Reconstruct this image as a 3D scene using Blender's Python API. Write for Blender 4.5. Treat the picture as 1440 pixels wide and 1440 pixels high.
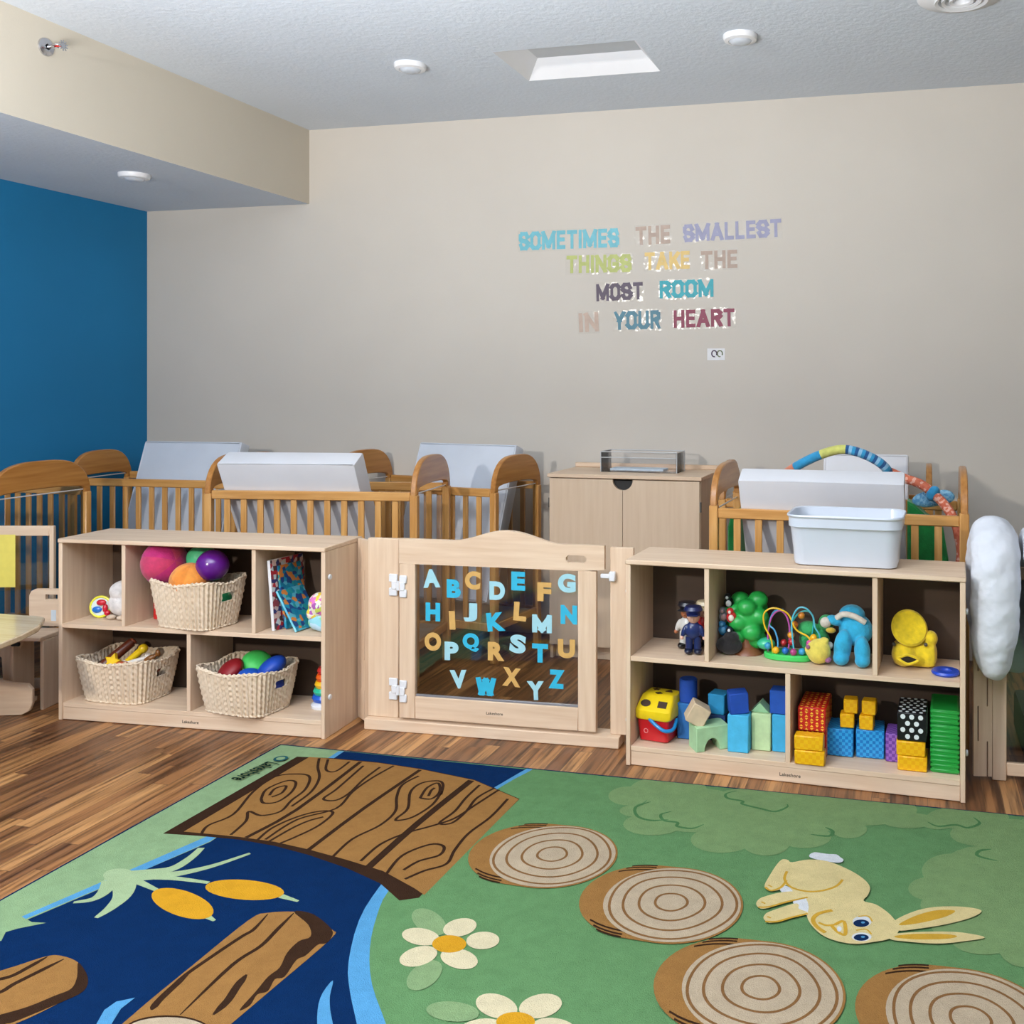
import bpy, bmesh, math, random
from math import sin, cos, pi, radians, sqrt, atan2, hypot
from mathutils import Vector, Matrix, Euler
random.seed(7)
SC = bpy.context.scene
COL = SC.collection
for o in list(bpy.data.objects): bpy.data.objects.remove(o)

# ------------------------------------------------------------------ camera
FPX, CX, HY, CH = 1365.0, 960.0, 537.0, 1.42      # focal length, principal column, horizon row, eye height
YAW = radians(13.1)
cam = bpy.data.cameras.new('camera'); co = bpy.data.objects.new('camera', cam); COL.objects.link(co)
co.location = (0, 0, CH); co.rotation_euler = (pi/2, 0, YAW)
cam.sensor_fit = 'HORIZONTAL'; cam.sensor_width = 36; cam.lens = 36*FPX/1440
cam.shift_x = -(CX-720)/1440; cam.shift_y = -(720-HY)/1440; cam.clip_start = .05
SC.camera = co
try: SC.cycles.transparent_max_bounces = 32
except Exception: pass
# ------------------------------------------------------------------ world, lights, exposure
w = bpy.data.worlds.new('world'); SC.world = w; w.use_nodes = True
w.node_tree.nodes['Background'].inputs[0].default_value = (.80, .90, 1.0, 1)
w.node_tree.nodes['Background'].inputs[1].default_value = .36
def area(name, loc, target, size, power, color=(1,1,1), size_y=None, shape=None):
    l = bpy.data.lights.new(name, 'AREA'); l.energy = power; l.color = color; l.size = size
    if size_y: l.shape = 'RECTANGLE'; l.size_y = size_y
    if shape: l.shape = shape
    o = bpy.data.objects.new(name, l); COL.objects.link(o); o.location = loc
    o.rotation_euler = (Vector(target)-Vector(loc)).to_track_quat('-Z', 'Y').to_euler()
    return o
area('studio_flash', (-2.85, -1.15, 2.22), (-1.6, 4.2, .9), .22, 112, (1.0, .95, .89), shape='DISK')
area('rear_fill', (1.2, -2.6, 1.7), (-1.0, 4, 1.0), 3.6, 10, (.92, .96, 1.0), 2.0)  # added soft fill panel behind the camera, standing in for windows
area('ceiling_bounce', (-1.6, .50, 1.5), (-1.6, .57, 3.0), 1.6, 415, (.94, .97, 1.0))
vs = SC.view_settings
vs.view_transform = 'Standard'; vs.look = 'None'; vs.exposure = -0.14; vs.gamma = 1.0; vs.use_curve_mapping = False

# ------------------------------------------------------------------ where the photo's pixels lie in the room (metres)
RX, FW = (cos(YAW), sin(YAW)), (-sin(YAW), cos(YAW))
def ray(px, py):
    a = (px-CX)/FPX; c = -(py-HY)/FPX
    return (RX[0]*a+FW[0], RX[1]*a+FW[1], c)
def flo(px, py, z=0.0):
    d = ray(px, py); t = (z-CH)/d[2]; return (d[0]*t, d[1]*t)
def onwall(px, py, y=5.15):
    d = ray(px, py); t = y/d[1]; return (d[0]*t, CH+d[2]*t)
class Frame:                                       # a straight run on the floor: u along it, d into depth
    def __init__(s, a, b):
        s.o = a; s.L = hypot(b[0]-a[0], b[1]-a[1]); s.a = atan2(b[1]-a[1], b[0]-a[0])
        s.x = (cos(s.a), sin(s.a)); s.y = (-sin(s.a), cos(s.a))
    def loc(s, p):
        q = (p[0]-s.o[0], p[1]-s.o[1]); return (q[0]*s.x[0]+q[1]*s.x[1], q[0]*s.y[0]+q[1]*s.y[1])
    def uv(s, px, py, d=0):
        r = ray(px, py); n = s.y; k = (s.o[0]*n[0]+s.o[1]*n[1])+d
        t = k/(r[0]*n[0]+r[1]*n[1]); return (s.loc((r[0]*t, r[1]*t))[0], CH+r[2]*t)
    def w(s, u, d, z=0): return (s.o[0]+s.x[0]*u+s.y[0]*d, s.o[1]+s.x[1]*u+s.y[1]*d, z)

# ------------------------------------------------------------------ materials
def lin(c):
    return tuple(((v/255)/12.92 if v/255 <= .04045 else ((v/255+.055)/1.055)**2.4) for v in c)
def newmat(name):
    m = bpy.data.materials.new(name); m.use_nodes = True
    return m, m.node_tree, m.node_tree.nodes['Principled BSDF']
def N(nt, t, **k):
    n = nt.nodes.new(t)
    for a, b in k.items(): setattr(n, a, b)
    return n
MATS = {}
def mat(name, rgb, rough=.5, var=.06, scale=30, stretch=(1,1,1), bump=0, bscale=None, spec=.5, sheen=0, coat=0, metal=0, alpha=None, dark=None, detail=3):
    """plain procedural material: base colour with noise variation between two tones, optional noise bump"""
    if name in MATS: return MATS[name]
    m, nt, p = newmat(name)
    tc = N(nt, 'ShaderNodeTexCoord'); mp = N(nt, 'ShaderNodeMapping'); mp.inputs['Scale'].default_value = stretch
    nt.links.new(tc.outputs['Object'], mp.inputs[0])
    no = N(nt, 'ShaderNodeTexNoise'); no.inputs['Scale'].default_value = scale; no.inputs['Detail'].default_value = detail
    if name.startswith('rug_'): no.inputs['Roughness'].default_value = .88
    nt.links.new(mp.outputs[0], no.inputs['Vector'])
    mx = N(nt, 'ShaderNodeMix', data_type='RGBA')
    c = lin(rgb); d = lin(dark) if dark else tuple(v*(1-2.2*var) for v in c); e = c if dark else tuple(min(1, v*(1+1.2*var)) for v in c)
    mr = N(nt, 'ShaderNodeMapRange'); mr.inputs[1].default_value = .3; mr.inputs[2].default_value = .7
    nt.links.new(no.outputs[0], mr.inputs[0]); nt.links.new(mr.outputs[0], mx.inputs[0])
    mx.inputs[6].default_value = (*d, 1); mx.inputs[7].default_value = (*e, 1)
    nt.links.new(mx.outputs[2], p.inputs['Base Color'])
    p.inputs['Roughness'].default_value = rough; p.inputs['Specular IOR Level'].default_value = spec
    p.inputs['Metallic'].default_value = metal
    if sheen: p.inputs['Sheen Weight'].default_value = sheen
    if coat: p.inputs['Coat Weight'].default_value = coat; p.inputs['Coat Roughness'].default_value = .12
    if bump:
        b = N(nt, 'ShaderNodeBump'); b.inputs['Strength'].default_value = bump; b.inputs['Distance'].default_value = .01
        n2 = N(nt, 'ShaderNodeTexNoise'); n2.inputs['Scale'].default_value = bscale or scale*3; n2.inputs['Detail'].default_value = 4
        nt.links.new(mp.outputs[0], n2.inputs['Vector']); nt.links.new(n2.outputs[0], b.inputs['Height'])
        nt.links.new(b.outputs[0], p.inputs['Normal'])
    MATS[name] = m; return m
def clear(name, tint=(.93,.94,.94), gloss=.07, rough=.04, bs=9, bst=.06):
    if name in MATS: return MATS[name]
    m = bpy.data.materials.new(name); m.use_nodes = True; nt = m.node_tree; nt.nodes.clear()
    o = N(nt, 'ShaderNodeOutputMaterial'); t = N(nt, 'ShaderNodeBsdfTransparent'); t.inputs[0].default_value = (*tint, 1)
    g = N(nt, 'ShaderNodeBsdfGlossy'); g.inputs['Roughness'].default_value = rough
    tc = N(nt, 'ShaderNodeTexCoord'); no = N(nt, 'ShaderNodeTexNoise'); no.inputs['Scale'].default_value = bs
    b = N(nt, 'ShaderNodeBump'); b.inputs['Strength'].default_value = bst; b.inputs['Distance'].default_value = .01
    nt.links.new(tc.outputs['Object'], no.inputs['Vector']); nt.links.new(no.outputs[0], b.inputs['Height']); nt.links.new(b.outputs[0], g.inputs['Normal'])
    f = N(nt, 'ShaderNodeFresnel'); f.inputs[0].default_value = 1.45
    mu = N(nt, 'ShaderNodeMath', operation='ADD'); mu.inputs[1].default_value = gloss-.04
    mx = N(nt, 'ShaderNodeMixShader')
    nt.links.new(f.outputs[0], mu.inputs[0]); nt.links.new(mu.outputs[0], mx.inputs[0]); nt.links.new(t.outputs[0], mx.inputs[1]); nt.links.new(g.outputs[0], mx.inputs[2])
    nt.links.new(mx.outputs[0], o.inputs[0]); MATS[name] = m; return m
def wood(name, a, b, axis='x', rough=.46, coat=.0):
    s = {'x': (1.2, 18, 18), 'z': (18, 18, 1.2), 'y': (18, 1.2, 18)}[axis]
    return mat(name+'_'+axis, b, rough, dark=a, scale=2.6, stretch=s, bump=.02, bscale=9, coat=coat, detail=6, spec=.35)
MAPLE = ((211,181,152), (226,201,174)); OAK = ((186,130,66), (218,165,98))
def maple(ax='x'): return wood('maple', *MAPLE, ax)
def oak(ax='x'): return wood('oak', *OAK, ax, .32, .35)
def oakd(ax='x'): return wood('oak_crest', (164,106,48), (194,136,70), ax, .32, .35)
backm = mat('hardboard', (80,62,48), .6, .06, 3, (1,1,6))
wallm = mat('wall_paint', (203,196,186), .85, .012, 2.0, bump=.05, bscale=160)
bluem = mat('blue_paint', (10,118,170), .75, .03, 1.5, bump=.05, bscale=160)
ceilm = mat('ceiling_paint', (210,218,228), .9, .01, 3, bump=.30, bscale=48)
whitep = mat('white_plastic', (226,227,230), .35, .01, 8)
vinyl = mat('white_vinyl', (218,218,222), .42, .015, 6, bump=.12, bscale=12)
vinylb = mat('pale_vinyl', (204,210,220), .36, .02, 6, bump=.15, bscale=10)
blackm = mat('black', (14,13,14), .5, .05)
chrome = mat('chrome', (200,200,205), .2, .02, metal=1)
acry = clear('acrylic')
def plastic(n, c, r=.28): return mat(n, c, r, .03, 12, coat=.15)
def cloth(n, c): return mat(n, c, .85, .09, 40, bump=.25, bscale=220, sheen=.25)

# ------------------------------------------------------------------ mesh helpers
class MB:
    def __init__(s): s.bm = bmesh.new()
    def _take(s, t, mi, M=None):
        if M is not None: bmesh.ops.transform(t, matrix=M, verts=t.verts)
        for f in t.faces: f.material_index = mi
        me = bpy.data.meshes.new('tmp'); t.to_mesh(me); t.free(); s.bm.from_mesh(me); bpy.data.meshes.remove(me)
        return s
    def box(s, lo, hi, bev=.002, mi=0, M=None):
        t = bmesh.new(); bmesh.ops.create_cube(t, size=1)
        for v in t.verts: v.co = Vector([(lo[i]+hi[i])/2+v.co[i]*(hi[i]-lo[i]) for i in range(3)])
        if bev: bmesh.ops.bevel(t, geom=list(t.edges), offset=bev, segments=2 if bev > .004 else 1, profile=.6, affect='EDGES')
        return s._take(t, mi, M)
    def ell(s, c, r, mi=0, rot=(0,0,0), seg=20, M=None):
        t = bmesh.new(); bmesh.ops.create_uvsphere(t, u_segments=seg, v_segments=max(6, seg*2//3), radius=1)
        r = (r, r, r) if isinstance(r, (int, float)) else r
        m = Matrix.Translation(c) @ Euler(rot).to_matrix().to_4x4() @ Matrix.Diagonal((*r, 1))
        return s._take(t, mi, (M @ m) if M is not None else m)
    def cyl(s, a, b, r, r2=None, mi=0, seg=20, bev=0, M=None):
        a, b = Vector(a), Vector(b); d = b-a; t = bmesh.new()
        bmesh.ops.create_cone(t, cap_ends=True, segments=seg, radius1=r, radius2=r if r2 is None else r2, depth=d.length)
        if bev: bmesh.ops.bevel(t, geom=[e for e in t.edges if len([f for f in e.link_faces if len(f.verts) > 4]) == 1], offset=bev, segments=2, affect='EDGES')
        m = Matrix.Translation((a+b)/2) @ d.to_track_quat('Z', 'Y').to_matrix().to_4x4()
        return s._take(t, mi, (M @ m) if M is not None else m)
    def lathe(s, prof, c=(0,0,0), mi=0, seg=28, M=None):
        t = bmesh.new(); rings = []
        for r, z in prof:
            rings.append([t.verts.new((c[0]+r*cos(2*pi*k/seg), c[1]+r*sin(2*pi*k/seg), c[2]+z)) for k in range(seg)] if r > 1e-5 else [t.verts.new((c[0], c[1], c[2]+z))])
        for A, B in zip(rings, rings[1:]):
            for k in range(seg):
                k2 = (k+1) % seg
                if len(A) == 1 and len(B) == 1: continue
                if len(A) == 1: t.faces.new((A[0], B[k2], B[k]))
                elif len(B) == 1: t.faces.new((A[k], A[k2], B[0]))
                else: t.faces.new((A[k], A[k2], B[k2], B[k]))
        bmesh.ops.recalc_face_normals(t, faces=t.faces)
        return s._take(t, mi, M)
    def tube(s, pts, r, mi=0, seg=10, closed=False, M=None, cap=True, mif=None):
        pts = [Vector(p) for p in pts]; n = len(pts); t = bmesh.new(); rings = []; up = None
        for i, p in enumerate(pts):
            a = pts[(i-1) % n] if (closed or i > 0) else p; b = pts[(i+1) % n] if (closed or i < n-1) else p
            d = (b-a).normalized()
            if up is None: up = Vector((0,0,1)) if abs(d.z) < .9 else Vector((1,0,0))
            x = up.cross(d)
            if x.length < 1e-4: x = Vector((1,0,0)).cross(d)
            x.normalize(); up = d.cross(x).normalized()
            rr = r[i] if isinstance(r, (list, tuple)) else r
            rings.append([t.verts.new(p+x*rr*cos(2*pi*k/seg)+up*rr*sin(2*pi*k/seg)) for k in range(seg)])
        pr = list(zip(rings, rings[1:]))+([(rings[-1], rings[0])] if closed else [])
        idx = []
        for j, (A, B) in enumerate(pr):
            for k in range(seg):
                f = t.faces.new((A[k], A[(k+1) % seg], B[(k+1) % seg], B[k])); idx.append((f, j))
        if cap and not closed: t.faces.new(rings[0][::-1]); t.faces.new(rings[-1])
        if mif is None: return s._take(t, mi, M)
        for f, j in idx: f.material_index = mif(j)
        if M is not None: bmesh.ops.transform(t, matrix=M, verts=t.verts)
        me = bpy.data.meshes.new('tmp'); t.to_mesh(me); t.free(); s.bm.from_mesh(me); bpy.data.meshes.remove(me); return s
    def prism(s, poly, a, b, plane='xz', mi=0, bev=0, M=None):
        """polygon in the named plane, extruded from a to b along the third axis"""
        f3 = {'xz': lambda p, q: (p[0], q, p[1]), 'xy': lambda p, q: (p[0], p[1], q), 'yz': lambda p, q: (q, p[0], p[1])}[plane]
        t = bmesh.new(); A = [t.verts.new(f3(p, a)) for p in poly]; B = [t.verts.new(f3(p, b)) for p in poly]; n = len(poly)
        fa = t.faces.new(A); fb = t.faces.new(B[::-1])
        for k in range(n): t.faces.new((A[k], B[k], B[(k+1) % n], A[(k+1) % n]))
        bmesh.ops.recalc_face_normals(t, faces=t.faces)
        if bev:
            es = [e for e in t.edges if fa in e.link_faces or fb in e.link_faces]
            bmesh.ops.bevel(t, geom=es, offset=bev, segments=1, affect='EDGES')
        return s._take(t, mi, M)
    def face(s, pts, mi=0):
        f = s.bm.faces.new([s.bm.verts.new(p) for p in pts]); f.material_index = mi; return s
    def mesh(s, me, mi=0, M=None):
        t = bmesh.new(); t.from_mesh(me); bpy.data.meshes.remove(me); return s._take(t, mi, M)
    def build(s, name, mats, parent=None, loc=(0,0,0), rz=0, rot=None, ang=38):
        me = bpy.data.meshes.new(name); s.bm.to_mesh(me); s.bm.free()
        for m in (mats if isinstance(mats, (list, tuple)) else [mats]): me.materials.append(m)
        me.shade_smooth(); me.set_sharp_from_angle(angle=radians(ang))
        o = bpy.data.objects.new(name, me); COL.objects.link(o); o.location = loc; o.rotation_euler = rot or (0,0,rz); o.parent = parent
        return o
def tag(o, label, cat, group=None, kind=None):
    o['label'] = label; o['category'] = cat
    if group: o['group'] = group
    if kind: o['kind'] = kind
    return o
def thing(name, label, cat, loc=(0,0,0), rz=0, group=None):
    o = bpy.data.objects.new(name, None); COL.objects.link(o); o.location = loc; o.rotation_euler = (0,0,rz); o.empty_display_size = .05
    return tag(o, label, cat, group)
def struct(o): o['kind'] = 'structure'; return o
def soft(o, voxel=.004, sub=0):
    r = o.modifiers.new('remesh', 'REMESH'); r.mode = 'VOXEL'; r.voxel_size = voxel; r.use_smooth_shade = True
    s = o.modifiers.new('smooth', 'SMOOTH'); s.factor = .6; s.iterations = 5
    return o
def catmull(pts, n=6, closed=False):
    P = [Vector(p) for p in pts]; m = len(P); out = []
    for i in range(m if closed else m-1):
        a = P[(i-1) % m] if (closed or i > 0) else P[i]; b = P[i]; c = P[(i+1) % m]
        d = P[(i+2) % m] if (closed or i+2 < m) else c
        for k in range(n):
            t = k/n; out.append(.5*((2*b)+(c-a)*t+(2*a-5*b+4*c-d)*t*t+(3*b-a-3*c+d)*t**3))
    if not closed: out.append(P[-1])
    return out
def textmesh(s, w, h, th=.0, bold=.02, y=0):
    """lettering as flat raised shapes, x 0..w, z 0..h, thickness th towards -y"""
    cu = bpy.data.curves.new('t', 'FONT'); cu.body = s; cu.offset = bold; cu.extrude = .05; cu.resolution_u = 5; cu.space_character = 1.06
    o = bpy.data.objects.new('t', cu); COL.objects.link(o)
    dg = bpy.context.evaluated_depsgraph_get(); dg.update(); me = bpy.data.meshes.new_from_object(o.evaluated_get(dg))
    bpy.data.objects.remove(o); bpy.data.curves.remove(cu)
    xs = [v.co.x for v in me.vertices]; ys = [v.co.y for v in me.vertices]; x0, x1, y0, y1 = min(xs), max(xs), min(ys), max(ys)
    for v in me.vertices:
        v.co = Vector(((v.co.x-x0)/(x1-x0)*w, y-(th if v.co.z > 0 else 0), (v.co.y-y0)/(y1-y0)*h))
    me.materials.clear(); return me

GLY = {'S': (.62, [[(.6,.8),(.5,1),(.12,1),(0,.86),(0,.64),(.12,.54),(.5,.46),(.62,.36),(.62,.14),(.5,0),(.12,0),(.02,.2)]]), 'O': (.6, [[(.12,0),(.48,0),(.6,.14),(.6,.86),(.48,1),(.12,1),(0,.86),(0,.14),(.12,0)]]),
 'M': (.86, [[(0,0),(0,1)],[(0,1),(.43,.12),(.86,1)],[(.86,1),(.86,0)]]), 'E': (.48, [[(.48,1),(0,1),(0,0),(.48,0)],[(0,.52),(.42,.52)]]), 'T': (.6, [[(0,1),(.6,1)],[(.3,1),(.3,0)]]), 'I': (.0, [[(0,0),(0,1)]]),
 'H': (.58, [[(0,0),(0,1)],[(.58,0),(.58,1)],[(0,.52),(.58,.52)]]), 'A': (.68, [[(0,0),(.34,1),(.68,0)],[(.14,.3),(.54,.3)]]), 'L': (.46, [[(0,1),(0,0),(.46,0)]]), 'N': (.6, [[(0,0),(0,1)],[(0,1),(.6,0)],[(.6,0),(.6,1)]]),
 'G': (.6, [[(.6,.76),(.6,.86),(.48,1),(.12,1),(0,.86),(0,.14),(.12,0),(.48,0),(.6,.14),(.6,.46),(.34,.46)]]), 'K': (.56, [[(0,0),(0,1)],[(.56,1),(.08,.42)],[(.24,.6),(.58,0)]]), 'R': (.58, [[(0,0),(0,1),(.44,1),(.56,.88),(.56,.62),(.44,.5),(0,.5)],[(.3,.5),(.58,0)]]),
 'U': (.6, [[(0,1),(0,.14),(.12,0),(.48,0),(.6,.14),(.6,1)]]), 'W': (.86, [[(0,1),(.2,0)],[(.2,0),(.43,.9),(.66,0)],[(.66,0),(.86,1)]]), 'Y': (.64, [[(0,1),(.32,.5),(.64,1)],[(.32,.5),(.32,0)]])}
def blockword(s, w, h, th=.001, st=.24):
    """condensed block capitals cut from film: strokes of even width, x 0..w, z 0..h"""
    b = MB(); x = 0; k = 1-st; segs = []
    for ch in s:
        gw, gl_ = GLY[ch]
        for P in gl_: segs.append([(x+p[0], st/2+p[1]*k) for p in P])
        x += gw+st+.13
    tot = x-.13; sx = w/tot; li = 0
    for P in segs:
        P = [((p[0]+st/2)*sx, p[1]*h) for p in P]; n = len(P); tw = st*sx*.98; tv = st*h*.86
        for i in range(n-1):
            (ax, az), (bx, bz) = P[i], P[i+1]; dx, dz = bx-ax, bz-az; l = hypot(dx, dz); dx /= l; dz /= l
            wd_ = tw*abs(dz)+tv*abs(dx); e = wd_*.5*(.98 if n < 3 or True else 0)
            e = tv/2*abs(dz)+tw/2*abs(dx)
            a = (ax-dx*e, az-dz*e); c = (bx+dx*e, bz+dz*e); nx, nz = -dz*wd_/2, dx*wd_/2
            q = [(a[0]+nx, a[1]+nz), (a[0]-nx, a[1]-nz), (c[0]-nx, c[1]-nz), (c[0]+nx, c[1]+nz)]
            q = [(min(max(u, 0), w), min(max(v, 0), h)) for u, v in q]
            li += 1; b.prism(q, -th-li*.00001, 0, 'xz')
    return b
# ================================================================== ROOM
WY, WX, CZ, SX, SZ = 5.15, -4.635, 2.926, -3.492, 2.484
def floor_material():
    m, nt, p = newmat('wood_floor'); L = nt.links.new
    tc = N(nt, 'ShaderNodeTexCoord'); sp = N(nt, 'ShaderNodeSeparateXYZ'); L(tc.outputs['Object'], sp.inputs[0])
    def mth(op, a, b=None):
        n = N(nt, 'ShaderNodeMath', operation=op)
        for i, v in enumerate((a, b)):
            if v is None: continue
            if isinstance(v, (int, float)): n.inputs[i].default_value = v
            else: L(v, n.inputs[i])
        return n.outputs[0]
    xs = mth('DIVIDE', sp.outputs[0], .062); xi = mth('FLOOR', xs)
    wn = N(nt, 'ShaderNodeTexWhiteNoise', noise_dimensions='1D'); L(xi, wn.inputs['W'])
    ys = mth('ADD', mth('DIVIDE', sp.outputs[1], .62), mth('MULTIPLY', wn.outputs[0], 7.3)); yi = mth('FLOOR', ys)
    cb = N(nt, 'ShaderNodeCombineXYZ'); L(xi, cb.inputs[0]); L(yi, cb.inputs[1])
    w2 = N(nt, 'ShaderNodeTexWhiteNoise', noise_dimensions='2D'); L(cb.outputs[0], w2.inputs['Vector'])
    cr = N(nt, 'ShaderNodeValToRGB'); e = cr.color_ramp.elements
    e[0].color = (*lin((112,74,48)), 1); e[1].color = (*lin((184,136,88)), 1)
    for q, c in ((.28, (134,92,58)), (.55, (148,102,64)), (.8, (164,118,74))): n = e.new(q); n.color = (*lin(c), 1)
    L(w2.outputs[0], cr.inputs[0])
    # streaky grain that shifts from plank to plank
    cb2 = N(nt, 'ShaderNodeCombineXYZ'); L(mth('MULTIPLY', sp.outputs[0], 42), cb2.inputs[0]); L(mth('ADD', mth('MULTIPLY', sp.outputs[1], 2.1), mth('MULTIPLY', w2.outputs[0], 30)), cb2.inputs[1])
    no = N(nt, 'ShaderNodeTexNoise'); no.inputs['Scale'].default_value = 1.0; no.inputs['Detail'].default_value = 5; no.inputs['Roughness'].default_value = .6; L(cb2.outputs[0], no.inputs['Vector'])
    r2 = N(nt, 'ShaderNodeValToRGB'); q = r2.color_ramp.elements; q[0].position = .35; q[0].color = (.22,.17,.14,1); q[1].position = .56; q[1].color = (1.12,1.08,1.0,1); L(no.outputs[0], r2.inputs[0])
    mx = N(nt, 'ShaderNodeMix', data_type='RGBA', blend_type='MULTIPLY'); mx.inputs[0].default_value = 1; L(cr.outputs[0], mx.inputs[6]); L(r2.outputs[0], mx.inputs[7])
    # thin joints
    fx = mth('FRACT', xs); gap = mth('MAXIMUM', mth('LESS_THAN', fx, .03), mth('LESS_THAN', mth('FRACT', ys), .004))
    m2 = N(nt, 'ShaderNodeMix', data_type='RGBA'); L(mth('MULTIPLY', gap, .7), m2.inputs[0]); L(mx.outputs[2], m2.inputs[6]); m2.inputs[7].default_value = (.03,.018,.012,1)
    L(m2.outputs[2], p.inputs['Base Color']); p.inputs['Roughness'].default_value = .34; p.inputs['Specular IOR Level'].default_value = .4
    b = N(nt, 'ShaderNodeBump'); b.inputs['Strength'].default_value = .06; L(no.outputs[0], b.inputs['Height']); L(b.outputs[0], p.inputs['Normal'])
    return m
struct(MB().box((WX-.1, -3, -.1), (3.7, WY+.1, 0), 0).build('floor', floor_material()))
struct(MB().box((WX-.1, WY, 0), (3.7, WY+.12, CZ+.1), 0).build('wall_back', wallm))
struct(MB().box((WX-.12, -1.0, 0), (WX, WY, CZ+.1), 0).build('wall_left', bluem))
struct(MB().box((3.6, -1.0, 0), (3.72, WY, CZ+.1), 0).build('wall_right', wallm))
# ceiling with the rectangular recess
hx0, hx1, hy0, hy1 = -1.85, -1.172, 4.122, 4.558
c = MB()
for lo, hi in (((SX, -1.0), (hx0, WY)), ((hx1, -1.0), (3.6, WY)), ((hx0, -1.0), (hx1, hy0)), ((hx0, hy1), (hx1, WY))):
    c.face([(lo[0], lo[1], CZ), (lo[0], hi[1], CZ), (hi[0], hi[1], CZ), (hi[0], lo[1], CZ)])
c.face([(SX, -1, CZ+.3), (3.6, -1, CZ+.3), (3.6, WY, CZ+.3), (SX, WY, CZ+.3)])
bmesh.ops.remove_doubles(c.bm, verts=c.bm.verts, dist=1e-5)
struct(c.build('ceiling', ceilm))
s = MB().box((WX, -1.0, SZ), (SX, WY, CZ+.3), 0, 0)
s.bm.faces.ensure_lookup_table()
for f in s.bm.faces:
    f.material_index = 1 if f.normal.z < -.5 else 0
struct(s.build('trim_1', [mat('soffit_paint', (199,190,174), .85, .012, 2, bump=.05, bscale=160), ceilm]))
t = thing('ceiling_light', 'rectangular recessed ceiling panel with sloping white frame above the wall lettering', 'ceiling light', ((hx0+hx1)/2, (hy0+hy1)/2, CZ))
a, b, q = (hx1-hx0)/2, (hy1-hy0)/2, .075; hh = .085
fr = MB(); O = [(-a,-b,0), (a,-b,0), (a,b,0), (-a,b,0)]; I = [(-a+q,-b+q*.4,hh), (a-q,-b+q*.4,hh), (a-q,b-q,hh), (-a+q,b-q,hh)]
for k in range(4): fr.face([O[k], O[(k+1) % 4], I[(k+1) % 4], I[k]][::-1])
fr.build('frame', whitep, t); MB().box((-a+q, -b+q*.4, hh), (a-q, b-q, hh+.01), 0).build('diffuser', mat('diffuser', (190,194,198), .6, .01), t)
def puck(px, py, z, label, r=.075):
    x, y = flo(px, py, z)
    t = thing('smoke_detector', label, 'smoke detector', (x, y, z), 0, 'white ceiling discs')
    MB().lathe([(0,0), (r,0), (r,-.012), (r*.93,-.022), (r*.7,-.027), (r*.66,-.024)], seg=36).build('base', whitep, t)
    MB().lathe([(r*.66,-.024), (r*.5,-.034), (r*.2,-.037), (0,-.037)], seg=36).build('cover', mat('pale_cover', (205,212,222), .4, .01), t)
puck(577, 91, CZ, 'white round detector on ceiling left of the recessed panel')
puck(1041, 50, CZ, 'white round detector on ceiling right of the recessed panel')
puck(189, 245, SZ, 'white round detector under the lowered ceiling above blue wall')
x, y = flo(1352, -6, CZ)
t = thing('ceiling_vent', 'round ringed air vent cut by the top right of the frame', 'vent', (x, y, CZ))
MB().lathe([(0,-.004), (.10,-.004), (.10,-.02), (.16,-.008), (.17,0)], seg=40).build('rim', whitep, t)
for r in (.03, .06, .085): MB().lathe([(r,-.004), (r+.004,-.022), (r+.016,-.026), (r+.018,-.006)], seg=32).build('ring', whitep, t)
# sprinkler on the bulkhead
t = thing('sprinkler', 'small chrome fire sprinkler head on the beige bulkhead', 'sprinkler', (SX, 3.328, 2.811))
M = Matrix.Rotation(pi/2, 4, 'Y')
MB().lathe([(0,0), (.038,0), (.036,.006), (.02,.012), (.012,.012)], M=M).build('escutcheon', chrome, t)
f = MB().cyl((0,0,0), (.05,0,0), .008); f.tube(catmull([(.045,-.004,0), (.055,-.02,0), (.075,-.018,0), (.088,0,0)], 5), .003); f.tube(catmull([(.045,.004,0), (.055,.02,0), (.075,.018,0), (.088,0,0)], 5), .003); f.build('body', chrome, t)
MB().cyl((.052,0,0), (.084,0,0), .004, mi=0).build('bulb', plastic('red_glass', (190,30,25)), t)
d = MB().cyl((.087,0,0), (.09,0,0), .012, seg=16)
for k in range(10): d.box((.087, -.0025, .011), (.09, .0025, .022), 0, M=Matrix.Rotation(2*pi*k/10, 4, 'X'))
d.build('deflector', chrome, t)

# ================================================================== WALL LETTERING
def zx(x, y): return (700+x/3.4286, 290+y/3.4286)
words = [  # text, left x, right x, bottom-left y, bottom-right y, height, colour, colour name, film?
 ('SOMETIMES', 100, 585, 215, 198, 92, (112,196,212), 'sky blue', 'above the word THINGS'),
 ('THE', 665, 832, 190, 180, 92, (190,166,150), 'dusty beige', 'top row, between SOMETIMES and SMALLEST'),
 ('SMALLEST', 893, 1368, 175, 148, 88, (160,160,192), 'pale lilac', 'at the right end of the top row'),
 ('THINGS', 330, 645, 325, 318, 88, (192,200,112), 'yellow green', 'at the start of the second row'),
 ('TAKE', 708, 925, 310, 302, 88, (238,202,118), 'soft yellow', 'in the middle of the second row'),
 ('THE', 980, 1155, 305, 298, 90, (184,158,142), 'dusty beige', 'second row, right of TAKE'),
 ('MOST', 475, 700, 460, 450, 86, (84,68,88), 'dark plum', 'left of the word ROOM'),
 ('ROOM', 780, 1040, 446, 438, 88, (20,168,182), 'bright teal', 'right of the word MOST'),
 ('IN', 392, 487, 610, 604, 96, (205,178,160), 'shiny beige', 'at the start of the bottom row'),
 ('YOUR', 560, 785, 598, 592, 92, (70,130,150), 'shiny blue green', 'in the middle of the bottom row'),
 ('HEART', 848, 1142, 588, 580, 88, (140,32,68), 'deep red', 'at the end of the bottom row')]
film = clear('decal_film', (.985,.985,.985), .017, .16, 12, .8)
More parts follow.
